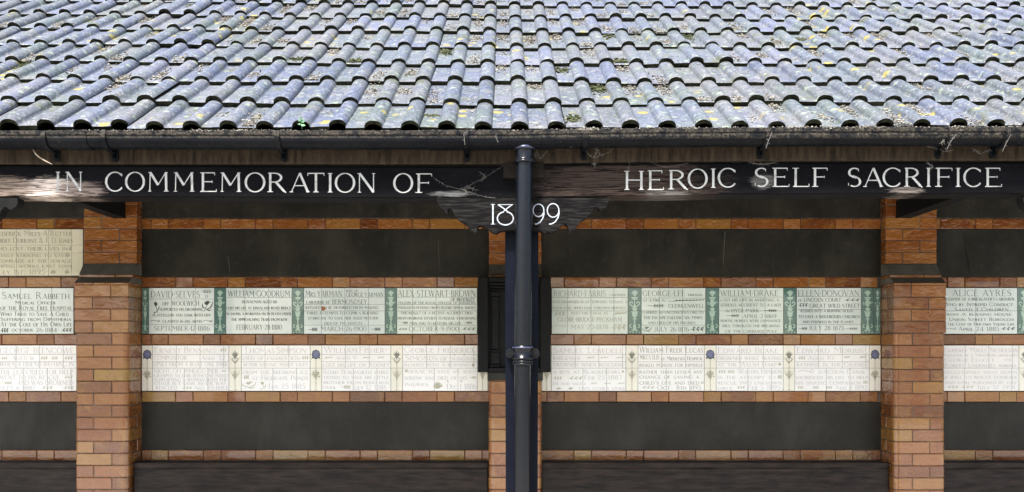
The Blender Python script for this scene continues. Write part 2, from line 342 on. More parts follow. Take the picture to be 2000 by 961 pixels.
def glyph(mb, ch, x0, x1, z0, z1, Y, wt, jitter=0, tilt=0, mi=0):
    'one letter as flat painted strokes on the plane y = Y, strokes stepped forward so that none coincide'
    W, st = GL[ch]; sx = (x1 - x0) / W; sz = z1 - z0
    for q, s in enumerate(st):
        y = Y - .00012 * (q + 1)
        if s[0] == 'L':
            a = Vector((x0 + s[1]*sx, 0, z0 + s[2]*sz)); b = Vector((x0 + s[3]*sx, 0, z0 + s[4]*sz)); wd = wt * s[5]
            t = (b - a); L = t.length
            if L < 1e-6: continue
            t /= L; n = Vector((-t.z, 0, t.x)) * wd / 2
            if abs(t.x) > .25 and s[5] > .5 and s[5] <= 1: a = a + t * wd * .1
            vs = [a - n, b - n, b + n, a + n]
            mb.add([(v.x + tilt*(v.z - z0), y, v.z) for v in vs], [(0,1,2,3)], mi)
        else:
            _, cx, cz, rx, rz, a0, a1, w0, w1 = s
            n = max(6, int(abs(a1 - a0) / 15)); wide = wt
            rr = []
            for i in range(n + 1):
                an = R(a0 + (a1 - a0) * i / n); wd = wide * (w0 + (w1 - w0) * abs(math.cos(an)) ** 1.6) / 2
                px, pz = x0 + (cx + rx*math.cos(an))*sx, z0 + (cz + rz*math.sin(an))*sz
                nx, nz = math.cos(an), math.sin(an)
                rr.append([(px - nx*wd, y, pz - nz*wd), (px + nx*wd, y, pz + nz*wd)])
            vs = [p for r in rr for p in r]
            mb.add(vs, [(2*i, 2*i+1, 2*i+3, 2*i+2) for i in range(n)], mi)
def text(mb, s, x0, x1, z0, z1, Y, wt, mi=0, sp=.10):
    'a line of text stretched to x0..x1; lower case is drawn as small capitals'
    tot = 0
    for c in s:
        k = .74 if c.islower() else 1
        tot += (GL[c.upper()][0] + sp) * k
    u = (x1 - x0) / max(tot - sp, .1); x = x0; H = z1 - z0
    for c in s:
        k = .74 if c.islower() else 1
        W = GL[c.upper()][0] * u * k
        if c != ' ': glyph(mb, c.upper(), x, x + W, z0, z0 + H*k, Y, wt, mi=mi)
        x += W + sp * u * k
# free ornament strokes on a plane
class Orn:
    def __init__(s, mb, x0, x1, z0, z1, Y): s.mb, s.x0, s.sx, s.z0, s.sz, s.Y, s.q = mb, x0, x1 - x0, z0, z1 - z0, Y, 0
    def P(s, p): return Vector((s.x0 + p[0]*s.sx, 0, s.z0 + p[1]*s.sz))
    def line(s, pts, w, mi=0, taper=False):
        s.q += 1; y = s.Y - .0001 * (1 + s.q % 9); pts = [s.P(p) for p in pts]; vs = []
        for i, p in enumerate(pts):
            t = pts[min(i+1, len(pts)-1)] - pts[max(i-1, 0)]
            if t.length < 1e-7: t = Vector((1,0,0))
            t.normalize(); ww = w
            if taper: ww = w * max(.12, math.sin(math.pi * (i + .3) / (len(pts) - .4)))
            n = Vector((-t.z, 0, t.x)) * ww / 2
            vs += [(p.x - n.x, y, p.z - n.z), (p.x + n.x, y, p.z + n.z)]
        s.mb.add(vs, [(2*i, 2*i+2, 2*i+3, 2*i+1) for i in range(len(pts)-1)], mi)
    def arc(s, cx, cz, r, a0, a1, w, mi=0, rz=None, r1=None, n=14):
        rz = rz or r; asp = s.sx / s.sz; pts = []
        for i in range(n + 1):
            a = R(a0 + (a1 - a0) * i / n); k = 1 if r1 is None else 1 + (r1/r - 1) * i / n
            pts.append((cx + r*k*math.cos(a), cz + rz*k*asp*math.sin(a)))
        s.line(pts, w, mi)
    def leaf(s, a, b, w, mi=0, bend=0):
        a2, b2 = Vector((a[0], a[1])), Vector((b[0], b[1])); d = b2 - a2; n = Vector((-d.y, d.x)) * bend
        s.line([tuple(a2 + d*t + n*math.sin(math.pi*t)) for t in (0,.2,.4,.6,.8,1)], w, mi, True)
    def disc(s, cx, cz, r, mi=0, rz=None, n=18):
        s.q += 1; y = s.Y - .0001 * (1 + s.q % 9); rz = rz or r; asp = s.sx / s.sz
        s.mb.add([(p.x, y, p.z) for p in (s.P((cx + r*math.cos(2*math.pi*k/n), cz + rz*asp*math.sin(2*math.pi*k/n))) for k in range(n))], [tuple(range(n))], mi)
    def poly(s, pts, mi=0):
        s.q += 1; y = s.Y - .0001 * (1 + s.q % 9)
        s.mb.add([(p.x, y, p.z) for p in map(s.P, pts)], [tuple(range(len(pts)))], mi)

YW = 5.94                       # the face of the back wall
def wallbox(x0, x1, y0, y1): return wx(x0, YW), wx(x1, YW), wz(y1, YW), wz(y0, YW)   # pixel box -> metres
# ------------------------------------------------------------------ ground
g = M(); g.add([(-200,-200,0),(200,-200,0),(200,200,0),(-200,200,0)], [(0,1,2,3)])
tag(g.build('ground', MT['grass']), kind='structure')
g = M()
for i in range(-20, 21):
    for j in range(0, 26):
        ox = .3 if j % 2 else 0
        g.box(i*.6 + ox - .297, i*.6 + ox + .297, 6.3 - j*.6 - .594, 6.3 - j*.6, .004, .03 + rnd.uniform(0, .003))
tag(g.build('path', MT['paving']), kind='structure')

# ------------------------------------------------------------------ shelter
shelter = empty('memorial_shelter', 'open fronted timber shelter with lichen covered tiled roof over glazed brick and tablet wall', 'shelter')
shelter.location = (0, YW, 0)
bpy.context.view_layer.update()
def part(mb, name, mats, parent=shelter, smooth=False):
    o = mb.build(name, mats, parent, smooth)
    r = parent
    o.matrix_parent_inverse = r.matrix_world.inverted() if r.type == 'EMPTY' else r.matrix_parent_inverse.copy().inverted() @ r.matrix_parent_inverse
    return o
def child(mb, name, mats, parent, smooth=False):
    'sub-part: built in world space under a part whose own transform is the identity in world space'
    return mb.build(name, mats, parent, smooth)

PL = (wx(145, 5.734), wx(251, 5.734)); PR = (wx(1746, 5.734), wx(1848, 5.734)); PC = (-.147, .186)
BAYS = [(-5.1, PL[0]), (PL[1], PC[0]), (PC[1], PR[0]), (PR[1], 5.1)]
BAND = {k: (wz(b, YW), wz(a, YW)) for k, (a, b) in dict(A=(427,447), B=(541,561.5), C=(653,673.5), D=(764.5,785), E=(879,899.5)).items()}
# brick runs: alternate stretchers and headers; first joint of a header at this X
wall = M()
wall.box(-5.1, 5.1, YW + .004, YW + .24, 0, EYE + 2.15, 0)          # mortar body
def band_bricks(x0, x1, z0, z1, ph):
    x = ph - .337 * 20; k = 0
    while x < x1:
        for wd in (.112, .225):
            a, b = max(x, x0), min(x + wd, x1)
            if b - a > .02: wall.box(a + .0018, b - .0018, YW - .002 + rnd.uniform(-.001, .001), YW + .05, z0 + .0015, z1 - .0015, 1, .003, .0018)
            x += wd
for (x0, x1), phs in zip(BAYS, [(wx(72,YW), wx(17,YW)), (wx(295,YW), wx(343,YW)), (wx(1121,YW), wx(1170,YW)), (wx(1905,YW), wx(1850,YW))]):
    for nme, (z0, z1) in BAND.items(): band_bricks(x0, x1, z0, z1, phs[0] if nme in 'ACE' else phs[1])
    z = BAND['E'][0] - .30
    for q in range(8):
        if z - .075 > 0: band_bricks(x0, x1, z - .073, z, phs[q % 2])
        z -= .075
wall_o = part(wall, 'brick_wall', [MT['mortar'], MT['brick']])
SL = [(wz(426, YW), EYE + 1.3), (BAND['B'][1] + .001, BAND['A'][0] - .001), (BAND['E'][1] + .001, BAND['D'][0] - .001), (BAND['E'][0] - .30, BAND['E'][0] - .001)]
for bi, (x0, x1) in enumerate(BAYS):
    for si, (z0, z1) in enumerate(SL):
        a = x0
        if bi == 0 and si == 1: continue
        s = M(); s.box(a + .001, x1 - .001, YW + rnd.uniform(-.003, 0), YW + .05, z0 + .001, z1 - .001, 0, .003)
        child(s, 'slate_panel', MT['slate'], wall_o)
s = M(); s.box(-5.09, wx(-140, YW), YW - .001, YW + .05, SL[1][0], SL[1][1], 0, .003); child(s, 'slate_panel', MT['slate'], wall_o)

# ---- piers: courses swept round the footprint
def pier_path(x0, x1, depth, r, n=5):
    pts = [(x0, YW)]; f = YW - depth
    if r < .006: n = 1
    pts += [(x0 + r - r*math.cos(math.pi/2*i/n), f + r - r*math.sin(math.pi/2*i/n)) for i in range(n + 1)]
    pts += [(x1 - r + r*math.sin(math.pi/2*i/n), f + r - r*math.cos(math.pi/2*i/n)) for i in range(n + 1)]
    pts += [(x1, YW)]
    return pts
def plen(p): return [0] + [sum(math.dist(p[j], p[j+1]) for j in range(i+1)) for i in range(len(p)-1)]
def brick_course(mb, path, s0, s1, z0, z1, g=.0018, mi=1):
    L = plen(path); s0 += g; s1 -= g
    if s1 - s0 < .012: return
    ss = [s0, s0 + .003] + [l for l in L if s0 + .004 < l < s1 - .004] + [s1 - .003, s1]
    jo = rnd.uniform(-.001, .001); rows = []
    for q, s in enumerate(ss):
        i = max(j for j in range(len(L)) if L[j] <= s + 1e-9); i = min(i, len(path) - 2)
        t = (s - L[i]) / max(L[i+1] - L[i], 1e-9); a, b = path[i], path[i+1]
        p = Vector((a[0] + (b[0]-a[0])*t, a[1] + (b[1]-a[1])*t)); tg = Vector((b[0]-a[0], b[1]-a[1])).normalized()
        if abs(s - L[i]) < 1e-6 and i > 0: tg = (tg + Vector((a[0]-path[i-1][0], a[1]-path[i-1][1])).normalized()).normalized()
        n = Vector((tg.y, -tg.x))      # outward
        e = q in (0, len(ss) - 1)
        prof = [(-.006, z0), (-.003 if not e else -.004, z0), (0 if not e else -.003, z0 + .003), (0 if not e else -.003, z1 - .003), (-.003 if not e else -.004, z1), (-.006, z1)]
        rows.append([(p.x + n.x*(o + jo), p.y + n.y*(o + jo), z) for o, z in prof])
    mb.grid(rows, mi); n = 6
    mb.add(rows[0], [tuple(range(n))[::-1]], mi); mb.add(rows[-1], [tuple(range(n))], mi)
def pier(x0, x1, ztops, zlow_top, flip=0):
    mb = M(); c = .075
    # mortar cores
    mb.box(x0 + .02, x1 - .02, YW - .065, YW + .01, 0, EYE + 1.25)
    mb.box(x0 + .02, x1 - .02, YW - .185, YW - .06, 0, zlow_top - .006)
    mb.box(x0 + .006, x1 - .006, YW - .135, YW - .06, zlow_top - .01, zlow_top + .066)
    for dep, r, za, zb in ((.08, .003, ztops, EYE + 1.25), (.206, .003, zlow_top - 4*c, zlow_top), (.206, .034, 0, zlow_top - 4*c)):
        pt = pier_path(x0 + .0025, x1 - .0025, dep - .0025, r)
        mb.grid([[(x, y, z) for z in (za, zb)] for x, y in pt])
    def courses(z_hi, z_lo, depth, r, ph, up=False):
        path = pier_path(x0, x1, depth, r); w = x1 - x0; L = plen(path)[-1]; k = ph; z = z_hi
        arc = (2 - math.pi/2) * r
        while z > z_lo + .01:
            a = depth - arc/2
            j = [0, a - .112 if depth > .15 else 0, a + w*.667, L] if k % 2 == 0 else [0, a + w*.333, a + w + .112 if depth > .15 else L, L]
            j = sorted(set(v for v in j if 0 <= v <= L))
            for s0, s1 in zip(j, j[1:]): brick_course(mb, path, s0, s1, max(z - c, z_lo) + .0018, z - .0018)
            z -= c; k += 1
    courses(ztops + 9*c, ztops, .08, .003, flip)
    courses(zlow_top, zlow_top - 4*c, .206, .003, flip)
    courses(zlow_top - 4*c, 0, .206, .034, flip)
    # thin brick lips of the two weatherings
    for dep, z1 in ((.143, zlow_top + .069), (.206, zlow_top + .013)):
        path = pier_path(x0, x1, dep, .003); L = plen(path)[-1]; sp = dep + (x1-x0) * (.333 if dep > .2 else .667)
        for s0, s1 in ((0, sp), (sp, L)): brick_course(mb, path, s0, s1, z1 - (.019 if dep < .2 else .0125), z1)
    o = part(mb, 'brick_pier', [MT['mortar'], MT['brick']])
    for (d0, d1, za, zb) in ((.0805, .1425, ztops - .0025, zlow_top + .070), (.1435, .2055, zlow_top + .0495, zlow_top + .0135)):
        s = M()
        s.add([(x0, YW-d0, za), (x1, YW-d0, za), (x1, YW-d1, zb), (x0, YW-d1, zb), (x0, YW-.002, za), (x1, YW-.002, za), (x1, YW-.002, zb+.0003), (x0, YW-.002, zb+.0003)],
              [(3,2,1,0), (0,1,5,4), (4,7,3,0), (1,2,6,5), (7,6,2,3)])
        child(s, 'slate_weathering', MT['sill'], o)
    return o
ZT, ZL = EYE + .570, EYE + .427
pier(PL[0], PL[1], ZT, ZL); pier(PR[0], PR[1], ZT - .002, ZL - .002, 1); pier(PC[0], PC[1], ZT - .006, ZL, 1)

# ---- front timbers
def gd(X): return 0 if X < 0 else .015 * (1 - math.exp(-X / .6))         # the eave climbs a little to the right
def bd(X):                                                               # so does the lettered beam, which sags to the post
    px = 1000 + X * F / 3.89
    d = 3.5 * max(0, px) / 985 if px < 1015 else 3.5 - 8.5 * min(1, (px - 1015) / 450) ** .8
    return -d * 3.89 / F
YB = 3.89
def bent(mb, x0, x1, y0, y1, z0, z1, f, n=24, mi=0, ch=.004, wob=0):
    rows = []
    for i in range(n + 1):
        x = x0 + (x1 - x0) * i / n; dz = f(x); wb = wob * (mnoise.noise(Vector((x*2.3, 3.1, 0))) )
        a, b = z0 + dz + wb, z1 + dz
        rows.append([(x,y0,a+ch),(x,y0,b-ch),(x,y0+ch,b),(x,y1-ch,b),(x,y1,b-ch),(x,y1,a+ch),(x,y1-ch,a),(x,y0+ch,a)])
    mb.grid(rows, mi, True); mb.add(rows[0], [(0,1,2,3,4,5,6,7)[::-1]], mi); mb.add(rows[-1], [tuple(range(8))], mi)
ZB0, ZB1 = wz(384, YB), wz(319.5, 3.86) - .001
XP = wx(1019, 3.95)
worn_l = [((wx(92,YB), YB, wz(368,YB)), .0, .21, (1,.3,2.6), (.05,.034,.025), (.56,.48,.42), 1.0),
          ((wx(5,YB), YB, wz(366,YB)), .0, .22, (1,.3,3.0), (.02,.014,.011), (.26,.20,.16), .85),
          ((wx(155,YB), YB, wz(372,YB)), .0, .20, (1,.3,3.5), (.025,.018,.015), (.20,.16,.14), .8),
          ((wx(880,YB), YB, wz(378,YB)), .0, .16, (1,.3,6), (.04,.04,.04), (.18,.18,.175), .7)]
worn_r = [((wx(1230,YB), YB, wz(362,YB)), .0, .62, (1,.3,2.0), (.004,.0028,.0025), (.040,.029,.024), 1.0),
          ((wx(1300,YB), YB, wz(378,YB)), .0, .20, (1,.3,6), (.008,.007,.006), (.11,.10,.095), .7),
          ((wx(1490,YB), YB, wz(355,YB)), .0, .09, (1,.3,1.6), (.02,.018,.017), (.12,.115,.11), .7),
          ((wx(1775,YB), YB, wz(372,YB)), .0, .15, (1,.3,5), (.03,.025,.022), (.17,.145,.13), .8)]
b = M(); bent(b, -5.0, XP - .002, YB, YB + .13, ZB0, ZB1, bd, 40)
beam_l = part(b, 'lettered_beam', beam_mat('left_beam_paint', (.0026,.0026,.0032), worn_l)); tag(beam_l, 'black beam with a bleached bare end reading IN COMMEMORATION OF')
b = M(); bent(b, XP + .002, 5.0, YB - .002, YB + .13, ZB0, ZB1, bd, 40, wob=.006)
beam_r = part(b, 'lettered_beam', beam_mat('right_beam_paint', (.0026,.0026,.0032), worn_r)); tag(beam_r, 'browner weathered beam reading HEROIC SELF SACRIFICE')
def px_letters(items, parent, name, Y, ytop, ybot, wt, mat, dz):
    mb = M()
    for ch, a, b, *yy in items:
        t, bo = (yy if yy else (ytop, ybot)); X = wx((a+b)/2, Y); o = dz(X) if dz else 0
        glyph(mb, ch, wx(a, Y), wx(b, Y), wz(bo, Y) + o, wz(t, Y) + o, Y - .0015, wt)
    return child(mb, name, mat, parent)
LL = [('I',109,118),('N',127,162),('C',206,240),('O',245,283),('M',288,330),('M',338,380.5),('E',390,425),('M',429,472),('O',478.5,518),('R',522,561),('A',566,605),('T',599,635.5),('I',640,650),('O',654.5,693.5),('N',697,734),('O',768.5,806.5),('F',811,846)]
LL = [(c,a,b_,335+a*.0050,372.8+a*.0050) for c,a,b_ in LL]
for i, j in ((0,2),(2,15),(15,17)): px_letters(LL[i:j], beam_l, 'lettering', YB, 0, 0, .0098, MT['white'], None)
LR = [('H',1219,1258,334,371),('E',1263.5,1298,333,371),('R',1304.5,1345,332.5,370),('O',1343.5,1381.5,330,368),('I',1388,1398,329.5,367),('C',1402,1437,328.5,366)]
LR += [(c,a,b_,328,365) for c,a,b_ in [('S',1472,1502),('E',1507,1543),('L',1547,1582),('F',1585,1618),('S',1654,1683),('A',1686,1724.5),('C',1724,1759),('R',1765,1803),('I',1808.5,1818),('F',1825.5,1862),('I',1866,1876),('C',1881.5,1916),('E',1922,1958)]]
for i, j in ((0,6),(6,10),(10,19)): px_letters(LR[i:j], beam_r, 'lettering', YB - .002, 0, 0, .0098, MT['white'], None)

# fascia boards
fx = [-5.0, wx(262, 3.86), XP + .02, wx(1774, 3.86), 5.0]
for a, b_ in zip(fx, fx[1:]):
    m = M(); bent(m, a + .0008, b_ - .0008, 3.86, 3.885, wz(319.5, 3.86), EYE + .93, gd, 14)
    part(m, 'fascia_board', MT['fascia'])
# the block behind the pipe
m = M(); m.box(wx(983, 3.85), wx(1062, 3.85), 3.846, 3.8885, wz(346, 3.85), wz(318, 3.85) - .001); part(m, 'pipe_block', MT['soffit'])

# date board with its scrolled foot
raw = [(50,600),(60,628),(72,652),(100,672),(122,700),(136,706),(136,680),(148,668),(166,672),(186,704),(206,740),(236,766),(275,786),(300,815),(330,848),(362,860),(366,826),(380,806),(402,800),(430,812),(458,830),(490,856),(520,864),(548,846),(600,838),(700,836),(800,838),(862,844),(892,862),(916,852),(950,857),(990,842),(1020,806),(1050,790),(1076,802),(1086,862),(1112,846),(1138,826),(1158,794),(1176,768),(1212,750),(1250,722),(1268,684),(1290,658),(1312,660),(1330,680),(1356,672),(1380,655),(1394,632),(1394,578)]
YD = 3.884
out = [(840 + x/4.005, 240 + y/4.005) for x, y in raw]
def date_board(dx, mat, numerals):
    m = M(); n = len(out); fr = [at(x, y, YD) for x, y in out]
    zt = ZB0 + bd(XP) + .001
    fr = [Vector((p.x + dx, YD, min(p.z, zt - .001) if i not in (0, n-1) else zt)) for i, p in enumerate(fr)]
    bk = [Vector((p.x, YD + .052, p.z)) for p in fr]
    # small bevel ring on the front
    cx = sum(p.x for p in fr)/n; cz = max(p.z for p in fr)
    m.add(fr + bk, [tuple(range(n))[::-1][::-1], tuple(range(n, 2*n))[::-1]] + [(i, n+i, n+(i+1)%n, (i+1)%n) for i in range(n)])
    o = part(m, 'date_board', mat)
    if numerals:
        t = M(); Y = YD
        glyph(t, 'I', wx(958,Y), wx(967.5,Y), wz(438.5,Y), wz(398.5,Y), Y - .001, .0062)
        o8 = Orn(t, wx(970,Y), wx(1004,Y), wz(438.5,Y), wz(398.5,Y), Y - .001)
        o8.arc(.5, .30, .46, 100, 440, .0052, rz=.38, n=28)                    # the open-topped 8 of the carving
        o8.line([(.42,.66),(.62,.80),(.90,.97)], .0046); o8.line([(.62,.64),(.34,.82),(.08,.97)], .0052); o8.line([(.06,.97),(.94,.97)], .003)
        for a, b_ in ((1040,1064.5),(1067.5,1094)):
            g9 = Orn(t, wx(a,Y), wx(b_,Y), wz(438.5,Y), wz(398,Y), Y - .001)
            g9.arc(.48, .68, .43, 0, 360, .0045, rz=.50, n=26); g9.line([(.90,.72),(.92,.52),(.82,.30),(.62,.12),(.38,.03),(.18,.02)], .005, taper=False)
        child(t, 'numerals', MT['grey_white'], o)
    return o
date_board(0, MT['date'], True)
for dx in (-2.49, 2.47): date_board(dx, MT['tie'], False)

# posts and tie beams
for X in (XP - 2.5, XP, XP + 2.47):
    m = M(); a = .072
    rows = []
    for z in (0, ZB0 - .006):
        k = .066 if z == 0 else .072
        rows.append([(X-k+.008,3.945,z),(X+k-.008,3.945,z),(X+k,3.953,z),(X+k,4.075,z),(X-k,4.075,z),(X-k,3.953,z)])
    m.grid(rows, 0, True); m.add(rows[1], [tuple(range(6))])
    part(m, 'post', MT['navy'])
for X0, X1 in ((wx(207,5.76), wx(232,5.76)), (-.03, .05), (wx(1763,5.76), wx(1792,5.76))):
    m = M(); m.box(X0, X1, 4.0, 5.93, wz(422, 5.77), wz(422, 5.77) + .11, 0); part(m, 'tie_beam', MT['tie'])
m = M(); m.box(-5, 5, 5.80, 5.937, EYE + 1.12, EYE + 1.24); part(m, 'wall_plate', MT['tie'])

# ------------------------------------------------------------------ roof
PITCH = R(32.0); G = .343; CW = .300; cp, sn = math.cos(PITCH), math.sin(PITCH)
Y0, Z0 = 3.803, EYE + .917
COL0 = wx(1016, 3.803) - .113         # left edge of a tile whose first roll sits at photo x = 1016
def roofpt(X, s, n):
    k = s / G
    dz = -.010 * math.cos(min(abs(X), 2.2) / 2.2 * math.pi/2) if k < 9 else 0
    dz += X * (.0016 - .00115 * k) - .011 * math.sin(math.pi * min(max(k, 0), 7.5) / 7.5) + .0016 * mnoise.noise(Vector((X*1.3, k*.7, 2)))*6
    return (X - .0023 * k, Y0 + s*cp - n*sn, Z0 + s*sn + n*cp + dz)
def prof(u, big=1):
    'height of the tile surface at u across the cover width'
    for c in (.113, .263):
        t = (u - c) / (.037 * big)
        if abs(t) < 1: return .030 * big * math.sqrt(max(0, 1 - t*t)) ** .9
    return 0
US = [0,.035,.072]
US += [.113 - .037*math.cos(math.pi*i/10) for i in range(11)] + [.155,.19,.222] + [.263 - .037*math.cos(math.pi*i/10) for i in range(11)]
roof = M(); TILES = {}
NC, NR = 17, 11
for k in range(NR):
    for c in range(-NC, NC):
        u0 = COL0 + c*CW; jn, js, ju, jt = rnd.uniform(0,.0065), rnd.uniform(-.009,.005), rnd.uniform(-.0025,.0025), rnd.uniform(-.009,.009)
        big = 1
        pxn = 1000 + (u0 + .1) * F / (Y0 + k*G*cp)
        if k == 1 and 120 < pxn < 260: big, jn = 1.10, .004
        elif rnd.random() < .06: jn += .006; js += -.012
        TILES[(k, c)] = (u0 + ju, jn)
        th = .015; rows = []
        for s, hh in ((-.006 + js, .0235), (.003 + js, .027), (.16, .0155), (G + .03, .0035)):
            cj = [rnd.gauss(0, .0012) if s < .05 else 0 for u in US]; cj = [sum(cj[max(0,i-1):i+2])/2 for i in range(len(US))]
            if s < 0: cz = cj
            rows.append([roofpt(u0 + ju + u, k*G + s + jt*(u/CW - .5)*2 + cj[i], hh + jn + prof(u, big) + cj[i]*.7) for i, u in enumerate(US)])
        roof.grid(rows, 0)
        # nose: down from the leading edge, then back underneath
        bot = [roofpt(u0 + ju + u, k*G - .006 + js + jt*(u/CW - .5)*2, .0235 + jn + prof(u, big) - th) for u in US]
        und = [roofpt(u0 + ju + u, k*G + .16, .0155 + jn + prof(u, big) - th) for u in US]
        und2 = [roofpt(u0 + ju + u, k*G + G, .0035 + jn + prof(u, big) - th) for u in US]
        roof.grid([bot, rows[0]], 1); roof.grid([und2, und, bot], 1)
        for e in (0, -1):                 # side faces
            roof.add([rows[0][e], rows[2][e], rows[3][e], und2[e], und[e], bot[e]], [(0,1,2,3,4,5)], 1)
# boarding below the tiles
ub = [[roofpt(X, -.02, -.02), roofpt(X, NR*G, -.02)] for X in (-5, -2.5, 0, 2.5, 5)]
roof.grid(ub, 2)
ub = [[roofpt(X, -.02, -.04), roofpt(X, NR*G, -.04)] for X in (-5, -2.5, 0, 2.5, 5)]
roof.grid(ub, 2)
# far slope and ridge
e = NR*G
roof.add([roofpt(-5, e, .02), roofpt(5, e, .02), (5, Y0 + e*cp*2, Z0), (-5, Y0 + e*cp*2, Z0)], [(0,1,2,3)], 0)
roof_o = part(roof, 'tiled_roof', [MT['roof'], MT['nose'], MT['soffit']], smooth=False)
me = roof_o.data
sm = [p.material_index == 0 for p in me.polygons]; me.polygons.foreach_set('use_smooth', sm)
rt = M()
for i in range(-17, 17):
    x = i*.3; p = Vector(roofpt(x, e, .0)); q = Vector(roofpt(x + .295, e, .0))
    rows = [[(v.x, v.y + .11*math.cos(a), v.z + .09*math.sin(a) - .02) for a in [math.pi*j/8 for j in range(9)]] for v in (p, q)]
    rt.grid(rows, 0)
child(rt, 'ridge_tiles', MT['roof'], roof_o, smooth=True)
for i in range(-12, 13):
    pass
raf = M()
for i in range(-11, 12):
    x = i * .42 + .1
    a, b_ = roofpt(x, .05, -.045), roofpt(x, e, -.045)
    raf.add([(x-.022,a[1],a[2]-.10),(x+.022,a[1],a[2]-.10),(x+.022,a[1],a[2]),(x-.022,a[1],a[2]),(x-.022,b_[1],b_[2]-.10),(x+.022,b_[1],b_[2]-.10),(x+.022,b_[1],b_[2]),(x-.022,b_[1],b_[2])],
            [(3,2,1,0),(0,1,5,4),(1,2,6,5),(3,0,4,7),(4,5,6,7)])
part(raf, 'rafters', MT['tie'])

# ------------------------------------------------------------------ garden trees behind the viewer, seen only mirrored in the glazes
def tree(x, y, h, r, label):
    o = empty('garden_tree', label, 'tree', 'garden trees opposite the shelter'); o.location = (x, y, 0); bpy.context.view_layer.update()
    inv = o.matrix_world.inverted(); m = M()
    m.tube([(x,y,0),(x+.1,y,h*.3),(x-.1,y+.1,h*.55),(x,y,h*.85)], [.2,.16,.11,.03], 8)
    for i in range(7):
        a = i*2.4; z = h*(.35+.07*i); m.tube([(x,y,z),(x+math.cos(a)*r*.4,y+math.sin(a)*r*.4,z+h*.1),(x+math.cos(a)*r*.7,y+math.sin(a)*r*.7,z+h*.16)], [.07,.045,.015], 5)
    q = m.build('trunk', MT['bark'], o); q.matrix_parent_inverse = inv
    m = M(); cl = []
    for i in range(46):
        a, b_ = rnd.uniform(0, 6.28), rnd.uniform(-1, 1); k = rnd.uniform(.4, 1) * r * math.sqrt(1-b_*b_*.8)
        cl.append((x+math.cos(a)*k, y+math.sin(a)*k, h*.66 + b_*h*.34))
    for c in cl:
        for i in range(34):
            p = Vector(c) + Vector((rnd.gauss(0,.32),rnd.gauss(0,.32),rnd.gauss(0,.26)))
            u = Vector((rnd.gauss(0,1),rnd.gauss(0,1),rnd.gauss(0,1))).normalized(); v = u.orthogonal().normalized(); s_ = rnd.uniform(.09,.17)
            m.add([p-u*s_, p-v*s_*.5, p+u*s_, p+v*s_*.5], [(0,1,2,3)])
    q = m.build('crown', MT['leaves'], o); q.matrix_parent_inverse = inv
for x, y, h, r, l in ((-9.5,-12,7.5,2.3,'leftmost of the tall trees opposite the shelter'),(-4.6,-14,5.5,2.0,'smaller tree second from the left opposite the shelter'),(.4,-12.5,8.0,2.2,'tallest tree in the middle opposite the shelter'),(5.2,-14,5.2,1.8,'lowest tree second from the right opposite the shelter'),(10.3,-12,7.0,2.4,'rightmost tree with widest crown opposite the shelter')):
    tree(x, y, h, r, l)
# ------------------------------------------------------------------ gutter
gut = empty('rain_gutter', 'black cast iron gutter with a dirty rim running along the eave', 'gutter')
YG = 3.742
def gutter_rows(x0, x1, n, grow=0, lip=True):
    rows = []
    for i in range(n + 1):
        x = x0 + (x1 - x0)*i/n; dz = gd(x) + EYE
        pr = [(YG+.006,.903),(YG+.002,.9055),(YG-.002,.902),(YG-.002,.884),(YG+.003,.879),(YG+.002,.866),(YG+.006,.852),(YG+.016,.838),(YG+.032,.829),(YG+.055,.826),(YG+.085,.830),(YG+.106,.845),(YG+.112,.870),(YG+.112,.905),
              (YG+.107,.905),(YG+.107,.872),(YG+.101,.848),(YG+.084,.835),(YG+.055,.831),(YG+.034,.834),(YG+.020,.843),(YG+.011,.856),(YG+.008,.88)]
        if grow:
            o = []
            for y, z in pr[:13]:
                v = Vector((y - YG - .055, z - .885)); v = v * (1 + grow / max(v.length, .01)); o.append((YG + .055 + v.x, .885 + v.y))
            pr = o + [(YG+.112,.88)]
        rows.append([(x, y, .905 - (.905 - z)*.80 + dz) for y, z in pr])
    return rows
m = M(); m.grid(gutter_rows(-5, 5, 60), 0, True); gch = m.build('gutter_channel', MT['gutter'], gut)
for a, b_ in ((835, 991), (1058, 1084), (128, 168)):     # socket unions
    m = M(); rows = gutter_rows(wx(a, YG), wx(b_, YG), 4, .004); m.grid(rows, 0, True)
    m.add(rows[0], [tuple(range(len(rows[0])))[::-1]]); m.add(rows[-1], [tuple(range(len(rows[0])))])
    m.build('gutter_union', MT['gutter'], gut)
